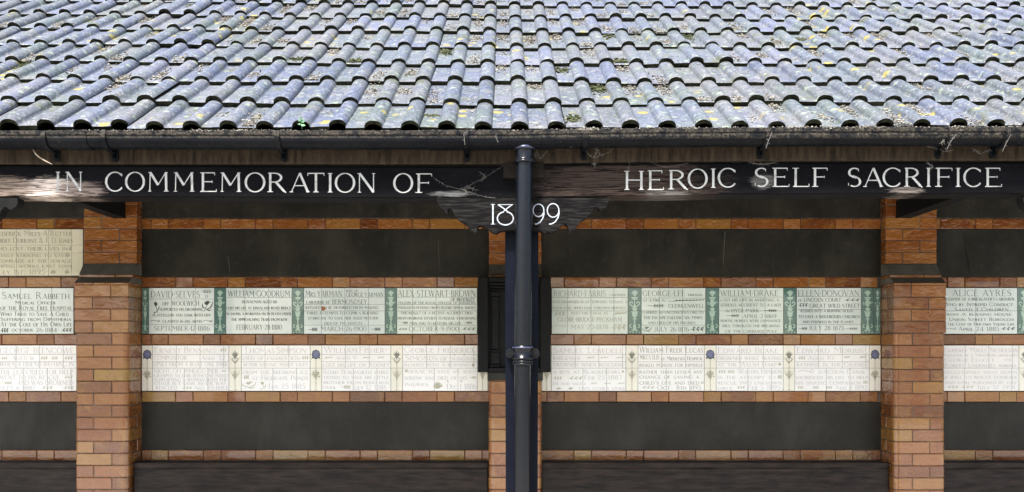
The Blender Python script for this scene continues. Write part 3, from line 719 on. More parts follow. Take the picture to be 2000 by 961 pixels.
def bracket(px):
    X = wx(px, 3.84); dz = gd(X) + EYE; m = M(); wd = .010
    pr = [(YG-.006,.898),(YG-.009,.88),(YG-.006,.858),(YG+.004,.838),(YG+.022,.822),(YG+.05,.815),(YG+.082,.812),(YG+.104,.818),(YG+.1115,.82)]
    rows = []
    for y, z in [(y, .905 - (.905 - z)*.80) for y, z in pr]: rows.append([(X-wd, y, z+dz), (X+wd, y, z+dz), (X+wd, y+.004, z+dz+.003), (X-wd, y+.004, z+dz+.003)])
    m.grid(rows, 0, True)
    # tail screwed to the fascia, rounded foot
    zt, zb = .905, .800; n = 10; r = .013
    f = [(X-r, zt), (X+r, zt)] + [(X + r*math.cos(-math.pi*i/n), zb + r - .0 + r*math.sin(-math.pi*i/n)) for i in range(n+1)]
    f = f[::-1]; k = len(f)
    m.add([(x, 3.853, z+dz) for x, z in f] + [(x, 3.8595, z+dz) for x, z in f], [tuple(range(k))] + [(i, (i+1)%k, k+(i+1)%k, k+i) for i in range(k)])
    m.add([(X-.003,3.853,.835+dz),(X+.003,3.853,.835+dz),(X+.003,3.853,.815+dz),(X-.003,3.853,.815+dz),(X,YG+.085,.818+dz),(X,YG+.085,.818+dz)], [(0,1,2,3),(0,3,4),(1,5,2)])
    for zz in (.812,): 
        pass
        m.box(X-.003, X+.003, 3.8495, 3.853, zz-.003+dz, zz+.003+dz)
    m.build('gutter_bracket', MT['gutter'], gut)
for px in (108, 222, 553, 912, 1140, 1486, 1835, 1943, -250, 2250): bracket(px)

# ------------------------------------------------------------------ downpipe
dp = empty('downpipe', 'navy black round downpipe fixed down the front of the middle post', 'downpipe')
YP = 3.80; XT = wx(1024.5, YP); XM = wx(1021, YP); XBt = wx(1019, YP)
m = M(); m.lathe([(.017, EYE+.865), (.019, EYE+.862), (.020, EYE+.825), (.021, EYE+.80), (.03,EYE+.80)], XT - .002, YP, 28); m.build('outlet_spigot', simple('weathered_lead_grey', (.06,.06,.06), (.14,.14,.135), 60, .7), dp, True)
def slanted(prof, xa, za, xb, zb, n=36):
    rows = []
    for r, z in prof:
        cx = xa + (xb-xa) * (z-za)/(zb-za)
        rows.append([(cx + r*math.cos(2*math.pi*k/n), YP + r*math.sin(2*math.pi*k/n), z) for k in range(n)])
    return rows
zc = wz(692, YP)
m = M(); m.grid(slanted([(.0345, wz(312,YP)), (.0345, zc + .03), (.0345, zc)], XT, wz(312,YP), XM, zc), 0, True); m.build('upper_pipe', MT['pipe'], dp, True)
m = M(); m.grid(slanted([(.0330, zc + .01), (.0330, .25), (.033, .06)], XM - .001, zc, XBt, 0), 0, True); m.build('lower_pipe', MT['pipe'], dp, True)
def ring(name, za, zb, x, r, lip, mat):
    m = M(); h = zb - za
    m.lathe([(.030, za), (r, za), (r + lip, za + .002), (r + lip, za + .007), (r, za + .010), (r, zb - .010), (r + lip*.7, zb - .008), (r + lip*.7, zb - .002), (r, zb), (.030, zb + .001), (.02, zb + .0012)], x, YP, 40)
    return m.build(name, mat, dp, True)
ring('pipe_socket', wz(318,YP), wz(284,YP), XT, .038, .0015, MT['pipe'])
ring('socket_rim', wz(319,YP), wz(311,YP), XT, .041, .004, MT['pipe'])
ring('socket_lip', wz(292,YP), wz(285,YP), XT, .0395, .003, MT['blue'])
ring('socket_ring', wz(713,YP), wz(704,YP), XM, .0375, .003, MT['pipe'])
cl = ring('pipe_clip', wz(702,YP), wz(675,YP), XM, .0375, .005, MT['pipe'])
m = M(); m.lathe([(.0372, wz(680.5,YP)), (.0431, wz(680,YP)), (.0431, wz(677.5,YP)), (.0372, wz(677,YP))], XM, YP, 40); m.build('blue_band', MT['blue'], dp, True)
for s in (-1, 1):
    m = M(); X = XM + s*.054; z0, z1 = wz(700,YP), wz(680,YP); zc2 = (z0+z1)/2
    n = 14; f = [(X + .016*math.cos(2*math.pi*i/n), zc2 + .021*math.sin(2*math.pi*i/n)) for i in range(n)]
    m.add([(x, 3.83, z) for x, z in f] + [(x, 3.944, z) for x, z in f], [tuple(range(n)), tuple(range(n, 2*n))[::-1]] + [(i, n+i, n+(i+1)%n, (i+1)%n) for i in range(n)])
    m.tube([(X, 3.833, zc2), (X, 3.822, zc2)], .007, 6)
    m.build('clip_ear', MT['pipe'], dp)

# ------------------------------------------------------------------ benches
def bench(x0, x1, label):
    o = empty('bench', label, 'bench', 'long dark benches between the brick piers')
    o.location = ((x0+x1)/2, 5.6, 0); c = (x0+x1)/2; bpy.context.view_layer.update()
    def p(mb, n): q = mb.build(n, MT['bench'], o); q.matrix_parent_inverse = o.matrix_world.inverted(); return q
    zt = EYE - .688
    m = M()                                      # sloping back with a rounded top rail
    prof2 = [(5.800,zt-.003),(5.803,zt),(5.838,zt),(5.842,zt-.004),(5.842,zt-.03),(5.835,zt-.032),(5.80,.40),(5.78,.40),(5.806,zt-.042),(5.803,zt-.038),(5.800,zt-.030)]
    rows = [[(x, y, z) for y, z in prof2] for x in (x0, x1)]
    m.grid(rows[::-1], 0, True); m.add(rows[0], [tuple(range(11))]); m.add(rows[1], [tuple(range(11))[::-1]]); p(m, 'backrest')
    m = M(); m.box(x0, x1, 5.36, 5.79, .42, .455, 0, .004); p(m, 'seat')
    for x in (x0 + .12, c, x1 - .12):
        m = M(); m.box(x-.03, x+.03, 5.40, 5.46, .03, .42); m.box(x-.03, x+.03, 5.46, 5.76, .34, .42); m.box(x-.03, x+.03, 5.76, 5.82, .03, .42); p(m, 'leg')
bench(-4.9, PL[0] - .012, 'dark bench back left of the left hand brick pier')
bench(PL[1] + .006, PC[0] - .008, 'dark bench back between the left pier and the middle post')
bench(PC[1] + .004, PR[0] - .006, 'dark bench back between the middle post and the right pier')
bench(PR[1] + .012, 4.9, 'dark bench back right of the right hand brick pier')

# ------------------------------------------------------------------ carved black relief on the middle pier
rel = empty('carved_relief', 'black framed carved niche hidden behind the downpipe on the middle pier', 'relief')
YR = 5.685
x0, x1, z0, z1 = wx(933,YR), wx(1076,YR), wz(727,YR), wz(541,YR)
m = M(); m.box(x0, x1, YR + .044, YW - .004, z0, z1)
for a, b_, c_, d_ in ((x0, x0+.065, z0, z1), (x1-.065, x1, z0, z1)): m.box(a, b_, YR, YR + .0435, c_ , d_, 0, .004)
m.box(x0+.0655, x1-.0655, YR, YR + .0435, z1 - .03, z1, 0, .004); m.box(x0+.0655, x1-.0655, YR, YR + .0435, z0, z0 + .03, 0, .004)
m.build('frame', MT['relief_black'], rel)
m = M()
for a, h, e in ((z1-.05,.018,.0),(z1-.068,.014,.010),(z1-.084,.010,.018)): m.box(x0+.07+e, x1-.07-e, YR+.012, YR+.05, a, a+h-.001, 0, .003)
m.build('cornice', MT['relief_black'], rel)
for s in (0, 1):
    X = x0 + .108 if s == 0 else x1 - .108; m = M()
    m.box(X-.022, X+.022, YR+.02, YR+.05, z0+.14, z1-.12, 0, .003); m.box(X-.029, X+.029, YR+.014, YR+.05, z1-.118, z1-.086, 0, .004)
    m.box(X-.030, X+.030, YR+.012, YR+.05, z0+.125, z0+.139, 0, .003); m.box(X-.027, X+.027, YR+.016, YR+.05, z0+.05, z0+.124, 0, .003); m.box(X-.034, X+.034, YR+.01, YR+.05, z0+.032, z0+.049, 0, .003)
    m.build('pilaster', MT['relief_black'], rel)
m = M(); xc = (x0+x1)/2
m.lathe([(.001,z0+.06),(.045,z0+.062),(.04,z0+.18),(.032,z0+.30),(.036,z0+.37),(.014,z0+.40),(.021,z0+.43),(.019,z0+.455),(.001,z0+.475)], xc, YR+.045, 16); m.build('robed_figure', MT['relief_black'], rel, True)
m = M(); m.box(PC[0]-.006, PC[1]+.006, YW-.222, YW-.207+.0, wz(743,5.72), z0-.001, 0, .003); tag(m.build('slate_sill', MT['slate'], rel))

# ------------------------------------------------------------------ tablets
YT = YW - .006
def tiles(mb, x0, x1, z0, z1, cols, rows, mi=0):
    'a field of glazed tiles with hairline joints over a backing'
    mb.box(x0, x1, YT + .0012, YW + .03, z0, z1, 1)
    g = .0009
    for a, b_ in zip(rows, rows[1:]):
        cc = cols(a) if callable(cols) else cols
        cc = [x0] + [c for c in cc if x0 + .015 < c < x1 - .015] + [x1]
        for c, d_ in zip(cc, cc[1:]): mb.box(c+g, d_-g, YT - .0004, YT + .004, a+g, b_-g, mi, .0008, .0003)
ORN = {'@': 1}
def ornament(mb, kind, x0, x1, z0, z1, mi):
    o = Orn(mb, x0, x1, z0, z1, YT - .0008); w = (z1 - z0)
    if kind == '@sprig':
        o.line([(.02,.4),(.3,.5),(.6,.45),(1,.6)], w*.07, mi)
        for i in range(6):
            t = .1 + .15*i; o.leaf((t,.48),(t+.16,.48+(.45 if i%2 else -.42)), w*.24, mi, .2)
    elif kind == '@flower':
        o.line([(.15,0),(.35,.4),(.55,.75)], w*.04, mi)
        for a in (50, 80, 110, 140): o.leaf((.5,.6), (.5+.4*math.cos(R(a)), .6+.4*math.sin(R(a))), w*.13, mi, .15)
        o.leaf((.3,.3),(.02,.75), w*.10, mi, .3); o.leaf((.35,.35),(.9,.2), w*.10, mi, -.3); o.leaf((.3,.15),(.98,.95), w*.10, mi, -.2)
    elif kind == '@flowerm':
        o.x0 = x1; o.sx = -o.sx
        o.line([(.15,0),(.35,.4),(.55,.75)], w*.05, mi)
        for a in (50, 90, 130): o.leaf((.5,.55), (.5+.3*math.cos(R(a)), .55+.4*math.sin(R(a))), w*.15, mi, .15)
        o.leaf((.3,.2),(.05,.6), w*.08, mi, .3); o.leaf((.3,.2),(.8,.1), w*.08, mi, -.3)
    elif kind == '@swirl':
        o.line([(0,.45),(.3,.75),(.6,.6),(.8,.3)], w*.10, mi); o.arc(.85, .5, .12, 200, -160, w*.09, mi, r1=.04)
    elif kind == '@arrow':
        o.line([(0,.5),(1,.5)], w*.10, mi)
        for t in (.35,.5,.65,.8): o.leaf((t,.5),(t+.14,.95), w*.2, mi); o.leaf((t,.5),(t+.14,.05), w*.2, mi)
    elif kind == '@tuft':
        for i in range(9):
            a = 20 + 17.5*i; o.leaf((.5,.05), (.5+.48*math.cos(R(a)), .1+.85*math.sin(R(a))), w*.14, mi, .1)
        for i in range(5): o.disc(.2+.15*i, .45+.2*(i%2), .06, mi)
    elif kind == '@dot': o.disc(.5, .5, .4, mi)
    elif kind == '@brand':
        o.line([(0,.35),(.5,.5),(1,.62)], w*.05, mi)
        for i in range(9): t = .08+.1*i; o.leaf((t,.35+.25*t),(t+.12,.9), w*.13, mi, -.2)
def tablet(px0, px1, py0, py1, tile, ink, wt, lines, label, joints, group, cols=None, name='memorial_tablet', soft=None):
    x0, x1, z0, z1 = wallbox(px0, px1, py0, py1); W, H = x1-x0, z1-z0
    o = empty(name, label, 'tablet', group); o.location = ((x0+x1)/2, YT, z0); bpy.context.view_layer.update()
    mb = M(); zs = [z0] + sorted(z1 - H*j for j in joints) + [z1]
    cols = [wx(c, YW) for c in cols] if cols else [x0 + .1525*i for i in range(1, 6)]
    if soft:      # lower half breaks bond with the upper
        zm = z1 - H*.5
        fc = lambda z: cols if z >= zm - .002 else [c + soft for c in [x0 - .1525 + W*0] + cols]
    else: fc = cols
    tiles(mb, x0, x1, z0, z1, fc, zs)
    q = mb.build('tile_face', [MT[tile], MT['joint']], o); q.matrix_parent_inverse = o.matrix_world.inverted()
    tx = M(); og = M()
    for s, a, b_, t, u in lines:
        X0, X1, Z1, Z0_ = x0+W*a, x0+W*b_, z1-H*t, z1-H*u
        if s[0] == '@': ornament(og, s, X0, X1, Z0_, Z1, 0)
        else:
            h = Z1-Z0_; text(tx, s, X0, X1, Z0_, Z1, YT - .0009, min(wt, h*.17) if h < .02 else wt*(1.1 if h < .035 else 1.25))
    q = tx.build('lettering', MT[ink], o); q.matrix_parent_inverse = o.matrix_world.inverted()
    if og.f: q = og.build('ornament', MT['sprig' if ink != 'ink_dark' and ink != 'ink_grey' else 'ink_dark'], o); q.matrix_parent_inverse = o.matrix_world.inverted()
    return o
G1, G2 = 'pale green tablets in the upper row', 'cream tablets in the lower row'
J1 = (.22, .5, .78); J2 = (.2, .36, .5)
r1 = lambda a, b_, tile, ink, lines, label, j=J1, cols=None: tablet(a, b_, 562.5, 652, tile, ink, .0030, lines, label, j, G1, cols)
r2 = lambda a, b_, tile, ink, lines, label, soft=.05, j=J2: tablet(a, b_, 674.5, 763.5, tile, ink, .0030, lines, label, j, G2, None, soft=soft)
r1(-14, 144.5, 'grey_tile', 'ink_dark', [('Samuel Rabbeth',.12,.95,.09,.24),('Medical Officer',.28,.78,.28,.36),('of the Royal Free Hospital',.10,.98,.38,.48),('Who Tried to Save A Child',.10,.94,.52,.61),('Suffering from Diphtheria',.10,.97,.64,.72),
   ('At the Cost of His Own Life',.10,.98,.74,.84),('@sprig',.10,.20,.87,.98),('october',.24,.50,.87,.95),('26·1884·',.54,.82,.87,.96),('@sprig',.85,.98,.87,.97)], 'pale tablet left of the left pier, dated October 26 1884', (.5,), [41, 102])
r1(291.5, 419, 'grey_tile', 'ink_dark', [('DAVID·SELVES',.03,.78,.07,.21),('AGED',.83,.95,.05,.11),('12',.86,.91,.16,.21),('OFF',.21,.31,.31,.38),('WOOLWICH',.35,.77,.28,.385),('@flowerm',.04,.16,.28,.54),('@flower',.82,.98,.27,.52),
   ('SUPPORTED HIS DROWNING',.17,.83,.44,.5),('PLAYFELLOW AND SANK WITH HIM',.06,.94,.565,.625),('@swirl',.02,.18,.68,.77),('CLASPED IN HIS ARMS',.21,.81,.70,.76),('@swirl',.82,.98,.68,.77),('SEPTEMBER·12·1886',.08,.93,.83,.93)],
   'pale grey green tablet with a flower at each side, dated September 12 1886', (.24,.8), [336, 382])
r1(442, 570.5, 'grey_tile', 'ink_dark', [('WILLIAM·GOODRUM',.03,.97,.06,.19),('SIGNALMAN·AGED 60',.24,.77,.27,.335),('LOST HIS LIFE AT KINGSLAND ROAD BRIDGE',.01,.99,.41,.47),('IN SAVING A WORKMAN FROM DEATH UNDER',.01,.99,.535,.595),('THE APPROACHING TRAIN FROM KEW',.08,.93,.66,.72),('FEBRUARY·28·1880',.16,.85,.80,.91)],
   'pale grey green tablet dated February 28 1880', (.21,.5), [479, 525])
r1(594, 752, 'grey_tile', 'ink_grey', [('Mrs·YARMAN',.02,.47,.06,.19),('WIFE OF',.52,.67,.04,.09),('GEORGE·YARMAN',.52,.98,.10,.19),('LABOURER AT',.03,.32,.28,.35),('BERMONDSEY',.35,.78,.25,.35),('REFUSED TO BE DETERRED FROM MAKING',.02,.92,.40,.46),('THREE ATTEMPTS TO CLIMB A BURNING',.03,.92,.52,.58),('STAIRCASE TO SAVE HER AGED MOTHER',.05,.92,.63,.69),('DIED OF THE EFFECTS',.25,.72,.745,.80),('@arrow',.06,.17,.86,.95),('MARCH·26·1900',.21,.77,.84,.94),('@arrow',.83,.95,.86,.94)],
   'pale tablet with a chipped orange hole, dated March 26 1900', (.20,.36,.5,.81), [628, 674, 720])
r1(775.5, 932, 'green_tile', 'ink_grey', [('ALEX·STEWART·BROWN',.01,.98,.05,.19),('OF BROCKLEY',.67,.97,.22,.29),('FELLOW OF THE ROYAL COLLEGE OF SURGEONS',.02,.98,.30,.35),('THOUGH SUFFERING FROM SEVERE SPINAL INJURY',.01,.98,.405,.46),('THE RESULT OF A RECENT ACCIDENT DIED',.05,.94,.52,.575),('FROM HIS BRAVE EFFORTS TO RESCUE A DROWNING',.01,.99,.635,.69),
   ('@arrow',.05,.14,.73,.79),('MAN AND TO RESTORE HIS LIFE',.16,.80,.745,.80),('@arrow',.83,.94,.73,.79),('@sprig',.01,.13,.87,.93),('OCTOBER·9·1900',.15,.77,.84,.94),('@sprig',.80,.98,.86,.93)],
   'pale green tablet against the black relief, dated October 9 1900', (.20,.36,.5,.81), [806, 852, 897])
r1(1077.5, 1226, 'green_tile', 'ink_brown', [('RICHARD·FARRIS',.03,.71,.06,.19),('LABOURER',.76,.97,.13,.18),('WAS DROWNED IN ATTEMPTING TO SAVE A',.01,.99,.28,.335),('POOR GIRL WHO HAD THROWN HERSELF',.01,.98,.41,.465),('@sprig',.02,.18,.51,.62),('INTO THE CANAL AT',.26,.74,.525,.58),('@brand',.80,.98,.51,.62),('GLOBE·BRIDGE·PECKHAM',.08,.92,.64,.735),('@swirl',.03,.20,.78,.88),('MAY·20·1878',.25,.74,.80,.90),('@sprig',.77,.98,.79,.93)],
   'yellowish green tablet right of the black relief, dated May 20 1878', (.21,.5), [1108, 1154, 1199])
r1(1252.5, 1377.5, 'green_tile', 'ink_grey', [('GEORGE·LEE',.02,.68,.06,.18),('FIREMAN',.73,.95,.13,.18),('AT A FIRE IN',.02,.37,.25,.30),('@brand',.42,.97,.23,.33),('@arrow',.10,.36,.35,.43),('CLERKENWELL',.42,.98,.355,.43),('CARRIED AN UNCONSCIOUS GIRL TO',.02,.97,.51,.56),('THE ESCAPE FALLING SIX TIMES',.03,.95,.62,.68),('AND DIED OF HIS INJURIES',.10,.84,.735,.79),('@flower',.02,.16,.84,.96),('JULY 26·1876',.21,.74,.85,.95),('@sprig',.76,.98,.84,.95)],
   'pale green tablet with a palm branch, dated July 26 1876', (.22,.5,.81), [1288, 1333])
r1(1404, 1529.5, 'green_tile', 'ink_grey', [('WILLIAM·DRAKE',.02,.92,.05,.18),('LOST HIS LIFE IN AVERTING A',.02,.93,.235,.295),('SERIOUS ACCIDENT TO A LADY',.02,.97,.34,.405),('IN',.11,.16,.48,.53),('HYDE·PARK',.19,.62,.455,.535),('@arrow',.70,.90,.46,.53),('@arrow',.12,.32,.57,.64),('APRIL·2·1869',.37,.89,.575,.655),('WHOSE HORSES WERE UNMANAGE-',.02,.98,.69,.745),('ABLE THROUGH THE BREAKING',.04,.95,.80,.855),('OF THE CARRIAGE POLE',.10,.90,.92,.975)],
   'pale green tablet naming Hyde Park, dated April 2 1869', (.20,.5), [1449, 1494])
r1(1555.5, 1681, 'grey_tile', 'ink_dark', [('ELLEN·DONOVAN',.02,.97,.05,.18),('OF',.02,.08,.25,.30),('LINCOLN COURT',.11,.69,.22,.30),('@sprig',.73,.98,.23,.30),('@sprig',.02,.17,.33,.42),('GREAT WILD STREET',.20,.98,.345,.43),('RUSHED INTO A BURNING HOUSE',.06,.88,.475,.53),('TO SAVE A NEIGHBOURS CHILDREN',.03,.98,.595,.66),('AND PERISHED IN THE FLAMES',.09,.88,.715,.77),('@arrow',.03,.17,.85,.92),('JULY 28 1873',.19,.73,.83,.92),('@arrow',.75,.95,.86,.92)],
   'pale grey green tablet next to the right pier, dated July 28 1873', (.19,.47,.80), [1601])
r1(1838, 1986, 'grey_tile', 'ink_dark', [('ALICE AYRES',.14,.92,.04,.18),('DAUGHTER OF A BRICKLAYER\'S LABOURER',.0,.96,.215,.275),('Who by Intrepid Conduct',.03,.94,.32,.395),('Saved 3 Children',.17,.88,.43,.50),('from A burning house',.03,.92,.54,.605),('in Union Street Borough',.0,.95,.65,.72),('at the Cost of Her own Young Life',.0,.96,.755,.82),('@swirl',.06,.20,.86,.93),('April 24 1885',.22,.76,.85,.935),('@sprig',.77,.97,.85,.93)],
   'bluish grey tablet right of the right pier, dated April 24 1885', (.5,), [1905])
# the single ivory tablet higher up
tablet(-40, 163, 448, 538.5, 'ivory_tile', 'ink_brown', .0034, [('Frederick Mills·A·Rutter',.12,.895,.03,.145),('Robert Durrant & F D Jones',.12,.90,.18,.295),('who lost their lives in',.14,.85,.36,.46),('@tuft',.86,.90,.36,.47),('bravely striving to save',.11,.85,.515,.60),('@tuft',.82,.885,.51,.61),('a comrade at the sewage',.12,.89,.63,.72),('pumping works east ham',.11,.89,.745,.83),('July 1st: 1895·',.16,.66,.86,.97),('@tuft',.68,.75,.86,.97),('@tuft',.82,.88,.86,.97)],
   'ivory tablet alone in the top band, dated July 1st 1895', (.34,.51), None, [33, 96, 141])
r2(-14, 150, 'cream_tile', 'ink_lilac', [('GEORGE BLENCOWE',.09,.97,.05,.18),('@sprig',.10,.18,.25,.32),('AGED 16',.24,.50,.24,.32),('@sprig',.57,.66,.24,.32),('@sprig',.70,.78,.24,.32),('@sprig',.85,.96,.24,.32),('WHEN A FRIEND BATHING IN',.09,.97,.36,.46),('THE LEA CRIED FOR HELP',.09,.96,.54,.64),('WENT TO HIS RESCUE',.09,.80,.66,.75),('@sprig',.85,.96,.66,.74),('@arrow',.10,.24,.79,.86),('AND WAS DROWNED',.30,.96,.77,.87),('SEPT 6 1880',.09,.50,.89,.97),('@sprig',.58,.72,.89,.97),('@sprig',.84,.97,.89,.97)],
   'cream tablet left of the left pier, dated Sept 6 1880')
r2(299, 447.5, 'cream_tile', 'ink_lilac', [('Ernest',.02,.37,.04,.17),('Benning',.41,.82,.04,.17),('@sprig',.88,.97,.06,.15),('COMPOSITOR',.02,.45,.23,.32),('Aged',.64,.81,.23,.32),('22',.87,.95,.23,.32),('UPSET FROM A BOAT ONE',.01,.81,.37,.46),('DARK',.84,.98,.37,.46),('NIGHT OFF PIMLICO PIER',.02,.86,.52,.61),('@sprig',.90,.97,.53,.59),('GRASPED AN OAR WITH ONE HAND',.02,.98,.63,.70),('SUPPORTING A WOMAN WITH THE',.02,.98,.72,.79),('OTHER BUT SANK AS SHE WAS',.02,.96,.80,.87),('RESCUED',.04,.32,.89,.97),('@sprig',.38,.52,.90,.97),('Aug 25·1883',.54,.98,.89,.97)],
   'cream tablet beside the left pier with five lines below its joint, dated Aug 25 1883')
r2(472, 606, 'cream_tile', 'ink_lilac', [('Thomas',.03,.48,.03,.17),('Simpson·',.51,.98,.03,.17),('died of exhaustion',.02,.85,.22,.32),('@sprig',.87,.98,.23,.32),('after saving many lives',.02,.97,.37,.46),('from the breaking ice',.02,.97,.53,.63),('@sprig',.03,.11,.65,.75),('at Highgate Ponds',.15,.97,.66,.76),('@flower',.02,.22,.78,.96),('@flowerm',.24,.36,.78,.96),('Jan 25 1885',.39,.93,.84,.95)],
   'cream tablet with bramble sprays, dated Jan 25 1885')
r2(629, 763.5, 'cream_tile', 'ink_lilac', [('William',.03,.51,.03,.16),('Fisher·',.54,.95,.03,.16),('@brand',.02,.15,.24,.32),('aged 9',.20,.50,.23,.31),('@brand',.58,.70,.24,.31),('@brand',.80,.90,.24,.31),('lost his life on Rodney',.02,.98,.37,.47),('Road Walworth while',.02,.97,.53,.63),('trying to save his little',.02,.97,.65,.74),('brother from being run',.02,.97,.77,.85),('over',.02,.20,.88,.96),('@arrow',.27,.42,.87,.96),('July 12 1886',.44,.94,.87,.97)],
   'cream tablet dated July 12 1886')
r2(787, 932, 'cream_tile', 'ink_lilac', [('George Frederick',.02,.98,.03,.16),('@dot',.68,.71,.19,.22),('@dot',.81,.84,.19,.22),('@dot',.94,.97,.19,.22),('Simonds',.03,.46,.21,.33),('of Islington',.51,.98,.24,.33),('rushed into a burning',.02,.90,.38,.46),('@tuft',.92,.98,.38,.47),('@sprig',.02,.07,.52,.60),('house to save an aged',.08,.98,.52,.61),('widow and died of his',.02,.86,.66,.75),('@arrow',.89,.99,.67,.74),('injuries',.03,.34,.81,.89),('@tuft',.40,.55,.78,.96),('@dot',.59,.62,.77,.80),('@dot',.77,.80,.77,.80),('Dec 1 1886',.59,.99,.84,.96)],
   'cream tablet touching the black relief from the left, dated Dec 1 1886')
r2(1077, 1222, 'cream_tile', 'ink_lilac', [('Samuel Lowdell',.02,.96,.04,.17),('bargeman',.02,.38,.22,.32),('@brand',.46,.58,.24,.31),('@brand',.64,.76,.24,.31),('@brand',.86,.97,.24,.31),('drowned when rescuing',.02,.97,.37,.46),('a boy at Blackfriars',.02,.92,.53,.62),('@dot',.94,.98,.55,.60),('@sprig',.02,.14,.68,.76),('@sprig',.22,.42,.68,.76),('Feb 25 1887',.44,.95,.66,.75),('He had saved',.02,.45,.80,.87),('@brand',.52,.61,.81,.87),('@brand',.70,.80,.81,.87),('@brand',.88,.98,.81,.87),('@tuft',.06,.14,.91,.97),('@tuft',.22,.30,.91,.97),('two other lives',.36,.98,.90,.97)],
   'cream tablet touching the black relief from the right, dated Feb 25 1887')
r2(1246, 1375, 'cream_tile', 'ink_brown', [('William Freer Lucas',.02,.98,.03,.16),('M.R.C.S. LL.D.',.03,.32,.22,.31),('at Middlesex Hospital',.34,.98,.24,.33),('risked poison for himself',.02,.98,.38,.47),('rather than lessen any',.02,.97,.53,.62),('chance of saving a',.02,.92,.64,.73),('child\'s life and died',.02,.92,.77,.86),('@sprig',.94,.99,.79,.85),('@sprig',.04,.25,.89,.96),('Oct',.29,.48,.88,.97),('8th 1895',.58,.95,.88,.97)],
   'cream tablet with darker letters, dated Oct 8th 1895', .03)
r2(1398.5, 1529, 'cream_tile', 'ink_lilac', [('Edward Blake·',.02,.97,.04,.17),('drowned while skating',.02,.98,.22,.32),('at the Welsh Harp',.02,.90,.37,.46),('@tuft',.92,.98,.37,.45),('@sprig',.02,.14,.54,.62),('@sprig',.16,.27,.54,.62),('Waters Hendon',.33,.98,.52,.62),('in the attempt to',.02,.88,.65,.74),('@sprig',.91,.98,.65,.74),('rescue two unknown',.02,.97,.77,.86),('girls',.02,.23,.89,.97),('@sprig',.30,.43,.89,.96),('Feb 5 1895',.47,.96,.88,.97)],
   'cream tablet dated Feb 5 1895')
r2(1552, 1697, 'cream_tile', 'ink_lilac', [('Edward Morris·',.02,.96,.04,.17),('@sprig',.04,.14,.24,.32),('Aged 10·',.17,.55,.23,.32),('@brand',.65,.74,.23,.31),('@brand',.86,.95,.23,.31),('bathing in the Grand',.02,.93,.37,.46),('@swirl',.03,.27,.53,.62),('Junction Canal',.31,.95,.53,.62),('sacrificed his life to help',.01,.98,.65,.74),('his sinking companion',.01,.89,.77,.86),('@sprig',.91,.98,.77,.85),('@sprig',.03,.11,.89,.96),('@sprig',.23,.32,.89,.96),('@sprig',.41,.50,.89,.96),('Aug 2 1897',.54,.97,.88,.97)],
   'cream tablet beside the right pier, dated Aug 2 1897')
r2(1838, 1989, 'lilac_tile', 'ink_lilac', [('Godfrey Maule Nicholson',.04,.98,.05,.15),('manager of a Stratford distillery',.04,.98,.18,.245),('George Elliott',.04,.68,.27,.36),('and',.80,.92,.28,.34),('Robert Underhill',.04,.70,.39,.48),('workmen',.74,.96,.41,.47),('successively went down',.04,.97,.54,.62),('a well to rescue comrade',.04,.98,.65,.735),('and were poisoned by gas',.04,.96,.77,.85),('@sprig',.06,.22,.88,.95),('@sprig',.24,.42,.88,.95),('July 12 1901',.46,.95,.875,.96)],
   'white tablet right of the right pier, dated July 12 1901', .3, (.5,))
# chip in the tablet
m = M(); n = 10; cx, cz = wx(628.5, YW), wz(603, YW)
m.add([(cx, YT-.0022, cz-.0125)] + [(cx + .028*math.cos(R(a)), YT-.0022, cz + .0145*math.sin(R(a)) ) for a in range(-55, 91, 18)], [tuple(range(10))])
for o in list(C.objects):
    if o.get('label', '').startswith('pale tablet with a chipped'):
        q = m.build('chipped_patch', MT['terracotta'], o); q.matrix_parent_inverse = o.matrix_world.inverted()

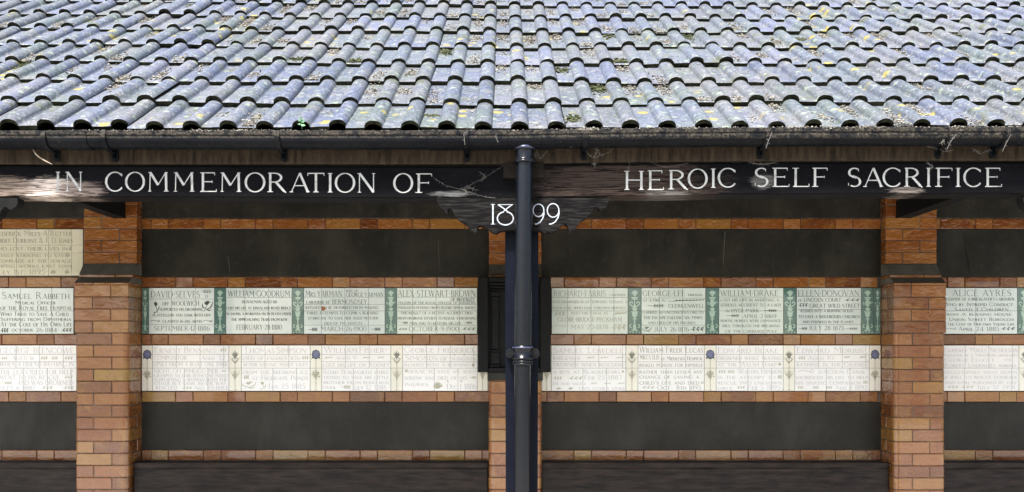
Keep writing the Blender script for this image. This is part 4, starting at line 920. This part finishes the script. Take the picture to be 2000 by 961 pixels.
# ---- ornamental tile strips
def strip(px0, px1, row, kind, label):
    py0, py1 = (562.5, 652) if row == 1 else (674.5, 763.5)
    x0, x1, z0, z1 = wallbox(px0 + .3, px1 - .3, py0, py1)
    grp = 'green relief tile strips in the upper row' if row == 1 else 'cream flower tile strips in the lower row'
    o = empty('ornamental_tile_strip', label, 'tile strip', grp); o.location = ((x0+x1)/2, YT, z0); bpy.context.view_layer.update()
    P = lambda q: setattr(q, 'matrix_parent_inverse', o.matrix_world.inverted())
    mb = M(); tiles(mb, x0, x1, z0, z1, [], [z0, (z0+z1)/2, z1]); P(mb.build('tile_face', [MT['teal' if row == 1 else 'strip'], MT['joint']], o))
    og = M(); w = x1 - x0
    if row == 1: w0 = w; cxm = .5
    q = Orn(og, x0, x0 + (z1-z0)/3.9 if w < .06 else x1, z0, z1, YT - .001)
    if w < .06 and px0 < 300: q.x0 = x1 - (z1-z0)/3.9                    # strip half hidden by the pier side
    L = abs(q.sx)
    if row == 1:
        if w < .06: # clip: draw narrower
            q.x0 = x0; q.sx = w; L = w
        for a in (42, 62, 78, 90, 102, 118, 138): q.leaf((.5,.80),(.5+.36*math.cos(R(a)), .80+.15*math.sin(R(a))), L*.13, 0, .12*(1 if a < 90 else -1))
        q.poly([(.22,.80),(.78,.80),(.66,.765),(.34,.765)]); q.line([(.28,.752),(.72,.752)], L*.05)
        if kind == 0:
            for s in (-1, 1):
                q.arc(.5+s*.24, .665, .15, -90 if s > 0 else 270, 200 if s > 0 else -20, L*.075, 0, r1=.07); q.line([(.5+s*.30,.63),(.5+s*.12,.59),(.5+s*.05,.55),(.5,.53)], L*.07)
            q.line([(.5,.75),(.5,.57)], L*.06); q.leaf((.5,.56),(.5,.66), L*.16)
        else:
            q.poly([(.40,.75),(.60,.75),(.70,.67),(.64,.61),(.55,.585),(.45,.585),(.36,.61),(.30,.67)])
            for s in (-1, 1): q.arc(.5+s*.28, .67, .11, 0, 300*s, L*.06, 0, r1=.05)
        for a in (50, 72, 90, 108, 130): q.leaf((.5,.49),(.5+.30*math.cos(R(a)), .49+.09*math.sin(R(a))), L*.12)
        q.poly([(.26,.475),(.74,.475),(.70,.45),(.68,.40),(.58,.355),(.42,.355),(.32,.40),(.30,.45)]); q.line([(.22,.488),(.78,.488)], L*.05)
        q.poly([(.43,.35),(.57,.35),(.54,.24),(.60,.21),(.40,.21),(.46,.24)]); q.line([(.33,.325),(.67,.325)], L*.05)
        for s in (-1, 1):
            q.arc(.5+s*.24, .16, .16, 90, 90 - s*190, L*.07, 0, r1=.09); q.line([(.5+s*.08,.20),(.5+s*.10,.10),(.5+s*.2,.07)], L*.06)
        q.poly([(.46,.20),(.54,.20),(.58,.08),(.42,.08)]); q.line([(.25,.065),(.75,.065)], L*.05)
        for t in (.15,.38,.62,.85): q.disc(t, .03, .05)
        P(og.build('torch_relief', MT['relief'], o))
    else:
        W = .072
        q = Orn(og, (x0+x1)/2 - W/2, (x0+x1)/2 + W/2, z0, z1, YT - .001); L = W
        st = M(); p = Orn(st, q.x0, q.x0 + W, z0, z1, YT - .001)
        if kind == 'blue':
            q.disc(.5, .80, .40, 1, rz=.44, n=8); q.disc(.5, .805, .33, 0, rz=.35, n=10)
            for a in range(0, 360, 60): q.arc(.5+.15*math.cos(R(a)), .80+.035*math.sin(R(a)), .13, a-90, a+90, L*.02, 1)
            for s in (-1, 1): q.leaf((.5+s*.05,.70),(.5+s*.38,.69), L*.14, 1, s*.2)
            P(og.build('blue_flower', [MT['petal'], MT['rim']], o))
        elif kind == 'lily':
            for a in (35, 62, 90, 118, 145): q.leaf((.5,.70),(.5+.42*math.cos(R(a)), .72+.15*math.sin(R(a))), L*.12, 0, .1*(1 if a < 90 else -1))
            for s in (-1, 1): q.line([(.5+s*.05,.74),(.5+s*.28,.70),(.5+s*.16,.66),(.5,.62)], L*.06); q.leaf((.5,.90),(.5+s*.02,.68), L*.10)
            P(og.build('lily_flower', MT['lily'], o))
        p.line([(.5,.70 if kind != 'tree' else .3),(.5,.45),(.5,.02)], L*.06)
        for i, a in enumerate((30, 55, 75, 90, 105, 125, 150)):
            p.leaf((.5,.22),(.5+.44*math.cos(R(a)), .27+.20*math.sin(R(a))), L*(.10 if kind == 'blue' else .06), 0, .15*(1 if a < 90 else -1))
        if kind == 'blue':
            for i in range(9): p.disc(.2+.075*i, .36+.05*math.sin(i*2.1), .08)
        if kind == 'lily':
            for s in (-1, 1): p.line([(.5,.60),(.5+s*.25,.66),(.5+s*.46,.74)], L*.035); p.line([(.5,.26),(.5+s*.28,.36),(.5+s*.46,.46)], L*.03)
        if kind == 'tree': 
            for i in range(11): p.disc(.15+.07*i, .42+.03*math.sin(i*1.7), .07)
        p.line([(.36,.02),(.64,.02)], L*.04)
        P(st.build('stem', MT['tree'], o))
strip(277.5, 291.5, 1, 0, 'green torch strip squeezed against the left pier')
strip(419, 442, 1, 1, 'green torch strip between the tablets of September 1886 and February 1880')
strip(570.5, 594, 1, 0, 'green torch strip between the tablets of February 1880 and March 1900')
strip(752, 775.5, 1, 1, 'green torch strip between the tablets of March 1900 and October 1900')
strip(1226, 1252.5, 1, 0, 'green torch strip between the tablets of May 1878 and July 1876, the palest one')
strip(1377.5, 1404, 1, 1, 'green torch strip between the tablets of July 1876 and April 1869')
strip(1529.5, 1555.5, 1, 0, 'green torch strip between the tablets of April 1869 and July 1873')
strip(1681, 1706.5, 1, 1, 'green vase strip right of the July 1873 tablet')
strip(1706.5, 1719.5, 1, 0, 'narrow green scroll strip at the edge of the right pier')
strip(1986, 2010, 1, 0, 'green torch strip at the right end of the upper row')
strip(277.5, 299, 2, 'blue', 'cream strip with a blue flower beside the left pier')
strip(447.5, 472, 2, 'lily', 'cream lily strip between the tablets of Aug 1883 and Jan 1885')
strip(606, 629, 2, 'blue', 'cream strip with a blue flower between the tablets of Jan 1885 and July 1886')
strip(763.5, 787, 2, 'lily', 'cream lily strip between the tablets of July 1886 and Dec 1886')
strip(932, 953, 2, 'tree', 'cream strip with a small tree left of the middle pier')
strip(1058, 1077, 2, 'tree', 'cream strip with a small tree right of the middle pier')
strip(1222, 1246, 2, 'lily', 'cream lily strip between the tablets of Feb 1887 and Oct 1895')
strip(1375, 1398.5, 2, 'blue', 'cream strip with a blue flower between the tablets of Oct 1895 and Feb 1895')
strip(1529, 1552, 2, 'lily', 'cream lily strip between the tablets of Feb 1895 and Aug 1897')
strip(1697, 1719.5, 2, 'blue', 'cream strip with a blue flower beside the right pier')
strip(1989, 2012, 2, 'lily', 'cream lily strip at the right end of the lower row')
# ------------------------------------------------------------------ litter, moss, webs
def crumb(mb, p, r, mi=0, flat=.6):
    a = rnd.uniform(0, 6.28); vs = []
    for i in range(4):
        t = a + i*math.pi/2; q = r * rnd.uniform(.5, 1.2); vs.append((p[0] + q*math.cos(t), p[1] + q*math.sin(t), p[2] + rnd.uniform(-.3,.3)*r))
    vs.append((p[0] + rnd.uniform(-.3,.3)*r, p[1] + rnd.uniform(-.3,.3)*r, p[2] + r*flat)); vs.append((p[0], p[1], p[2] - r*flat))
    mb.add(vs, [(0,1,4),(1,2,4),(2,3,4),(3,0,4),(1,0,5),(2,1,5),(3,2,5),(0,3,5)], mi)
lit, mos = M(), M()
for k in range(0, 9):
    for c in range(-13, 13):
        for pan in (.036, .190):
            X = COL0 + c*CW + pan
            dens = mnoise.noise(Vector((X*.75, k*.55, 4.2))) + .35*mnoise.noise(Vector((X*3, k*1.5, 1.1)))
            if rnd.random() > .58 + dens*1.2 + k*.03 + (.3 if abs(X) < 1.1 and k > 1 else .06): continue
            big = rnd.random() < .6; n = int(rnd.uniform(90, 260) if big else rnd.uniform(20, 60)); s0 = rnd.choice([.03,.05,.12,.2,.25,.29,.30]); spread = rnd.uniform(.025,.09) if big else rnd.uniform(.015,.04)
            tgt = mos if rnd.random() < .10 else lit
            if tgt is mos: n = n*2; spread *= .6
            for i in range(n):
                u = max(-.034, min(.036, rnd.gauss(0, .018))); s = s0 + rnd.gauss(0, spread)
                s = max(.004, min(.335, s)); h = .0225 - .0205*s/G*1.0
                r = rnd.uniform(.0028, .0085) * (1.35 if tgt is mos else 1)
                crumb(tgt, roofpt(X + u, k*G + s, h + abs(rnd.gauss(0, .007 if big else .003))), r)
# fine litter packed below the noses
for k in range(1, 9):
    for c in range(-13, 13):
        for pan in (.036, .190):
            if rnd.random() < .75:
                for i in range(rnd.randint(6, 22)):
                    X = COL0 + c*CW + pan + rnd.uniform(-.04, .04)
                    crumb(lit if rnd.random() < .8 else mos, roofpt(X, k*G - rnd.uniform(.004, .016), .004 + rnd.uniform(0, .004)), rnd.uniform(.0015,.004))
# along the gutter rim
gl = M()
for i in range(1500):
    px = rnd.uniform(-20, 2020); X = wx(px, YG)
    dn = mnoise.noise(Vector((X*2.2, 7, 0))) + (.35 if px > 1080 else 0) + (.2 if 380 < px < 640 else 0)
    if rnd.random() > .30 + dn*.9: continue
    crumb(gl, (X, YG + rnd.uniform(-.002, .010), EYE + gd(X) + .905 + rnd.uniform(-.002,.003)), rnd.uniform(.0015,.0045))
for px, n, r in ((1140, 90, .012), (1158, 50, .010), (1350, 30, .02), (1560, 60, .03), (1690, 60, .03), (1620, 30, .02), (475, 50, .03), (380, 40, .03), (1875, 40, .015)):
    for i in range(n):
        X = wx(px, YG) + rnd.gauss(0, r)
        crumb(gl, (X, YG - .003 + rnd.uniform(-.002, .006), EYE + gd(X) + .903 + rnd.gauss(0, .0035) ), rnd.uniform(.002,.006))
tag(lit.build('roof_litter', MT['litter']), 'dry brown twigs, seeds and leaf crumbs lying in the tile pans', 'litter', kind='stuff')
tag(mos.build('roof_moss', MT['moss']), 'small cushions of green moss along the tile edges', 'moss', kind='stuff')
tag(gl.build('gutter_litter', MT['litter']), 'dry leaf crumbs and moss caught on the gutter rim', 'litter', kind='stuff')

# debris streaks, webs
def strand(mb, pts, r=.0007): mb.tube(pts, r*.75, 4)
def cobweb(name, label, segs, Y, mat='web', r=.0007, fuzz=0):
    m = M()
    for s in segs:
        pts = [at(x, y, Y) for x, y in s]; strand(m, pts, r)
        for i in range(fuzz):
            t = rnd.random() * (len(pts) - 1); j = int(t); p = pts[j].lerp(pts[j+1], t - j)
            a = rnd.uniform(0, 6.28); l = rnd.uniform(.004, .014); q = p + Vector((math.cos(a)*l, rnd.uniform(-.003, .003), math.sin(a)*l)); strand(m, [p, q], r*.6)
    return tag(m.build(name, MT[mat]), label, 'cobweb')
cobweb('cobweb', 'long torn cobweb from the letter F down to the date board', [[(846,347),(870,362),(900,370),(930,380),(950,385),(968,387)],[(900,370),(925,358),(950,345),(985,322),(1004,300)],[(905,371),(915,366),(935,372)],[(935,335),(948,345),(940,353)],[(900,368),(912,374),(906,380)]], YB - .012, r=.0006, fuzz=26)
cobweb('cobweb', 'looped dusty web strands right of the pipe socket', [[(1048,292),(1050,305),(1056,310),(1064,300),(1068,295)],[(1045,300),(1048,310)]], 3.82, r=.0010, fuzz=6)
cobweb('cobweb', 'sagging web between the gutter bracket and fascia right of the pipe', [[(1142,290),(1150,302),(1160,309),(1175,303),(1190,297),(1200,288)],[(1160,309),(1166,295),(1162,288)],[(1172,304),(1168,292)],[(1161,316),(1161,327)]], 3.84, r=.0008, fuzz=16)
cobweb('cobweb', 'thin web lying along the top of the beam above HEROIC', [[(1270,314),(1285,323),(1300,327),(1320,324),(1345,318)],[(1230,318),(1226,333)],[(1245,280),(1252,290),(1258,293)],[(1283,318),(1290,311),(1295,305)]], YB - .014, r=.0006, fuzz=10)
cobweb('cobweb', 'web clump under the bracket above SELF', [[(1460,315),(1480,320),(1500,320),(1525,313)],[(1465,318),(1490,322),(1515,318)]], YB - .014, r=.0007, fuzz=16)
cobweb('cobweb', 'straggly web hanging off the gutter near the right end', [[(1800,284),(1830,290),(1845,296),(1858,294)],[(1898,290),(1915,300),(1935,292)],[(1810,316),(1822,326),(1816,330)]], 3.835, r=.0009, fuzz=22)
cobweb('cobweb', 'dusty strands trailing over the gutter face at the right', [[(1868,262),(1858,275),(1850,290)],[(1975,262),(1965,280),(1958,296)],[(1508,258),(1502,272),(1496,290)],[(1845,272),(1838,280)]], YG - .012, r=.0010, fuzz=10)
cobweb('cobweb', 'pale droppings streaked down the gutter left of the pipe', [[(906,262),(907,272),(908,283)],[(969,262),(968,268),(973,278)]], YG - .012, 'web', r=.0012, fuzz=1)
# splinter hanging under the first bracket
m = M(); pts = [at(x, y, 3.80) for x, y in ((64,292),(70,301),(78,308),(88,314),(102,321))]
m.tube(pts, [.001,.003,.0028,.0028,.0008], 5); tag(m.build('wood_splinter', MT['splinter']), 'pale curved splinter hanging under the leftmost gutter bracket', 'splinter')
# seedling in the gutter
sd = empty('seedling', 'small bright green seedling growing over the gutter rim', 'plant'); m = M(); base = at(590, 254, YG + .03)
m.tube([base, base + Vector((0,-.01,.02)), base + Vector((.002,-.015,.034))], .001, 5); m.build('stem', MT['leaf'], sd)
m = M()
for a, l, z in ((20,.018,.028),(80,.02,.036),(150,.017,.032),(200,.015,.022),(300,.015,.02),(110,.012,.042),(340,.02,.018)):
    p = base + Vector((0,-.014,z)); d_ = Vector((math.cos(R(a)), -.35, math.sin(R(a))*.7)); n_ = Vector((-math.sin(R(a)), 0, math.cos(R(a))))
    m.add([p, p + d_*l*.5 + n_*l*.28, p + d_*l, p + d_*l*.5 - n_*l*.28], [(0,1,2,3)])
m.build('leaves', MT['leaf'], sd)
# scratches on the slate
m = M()
for pts, w_ in (([(445,500),(447,512),(449,532)],.004), ([(856,470),(857,495),(859,528)],.003), ([(1416,452),(1415,470),(1413,500),(1413,520)],.005), ([(1510,512),(1512,540)],.002), ([(475,640),(476,641)],.001)):
    pp = [at(x, y, YW - .0045) for x, y in pts]; vs = []
    for i, p in enumerate(pp):
        ww = w_ * (1 - abs(i/(len(pp)-1) - .3)); vs += [(p.x - ww/2, p.y, p.z), (p.x + ww/2, p.y, p.z)]
    m.add(vs, [(2*i, 2*i+1, 2*i+3, 2*i+2) for i in range(len(pp)-1)])
child(m, 'scratches', MT['pale'], wall_o)
m = M(); pts = [at(x, y, YW - .0045) for x, y in ((1882,452),(1885,470),(1886,488),(1890,505),(1893,525),(1896,539))]
vs = []
for p in pts: vs += [(p.x - .0012, p.y, p.z), (p.x + .0012, p.y, p.z)]
m.add(vs, [(2*i, 2*i+1, 2*i+3, 2*i+2) for i in range(len(pts)-1)]); child(m, 'crack', MT['tie'], wall_o)
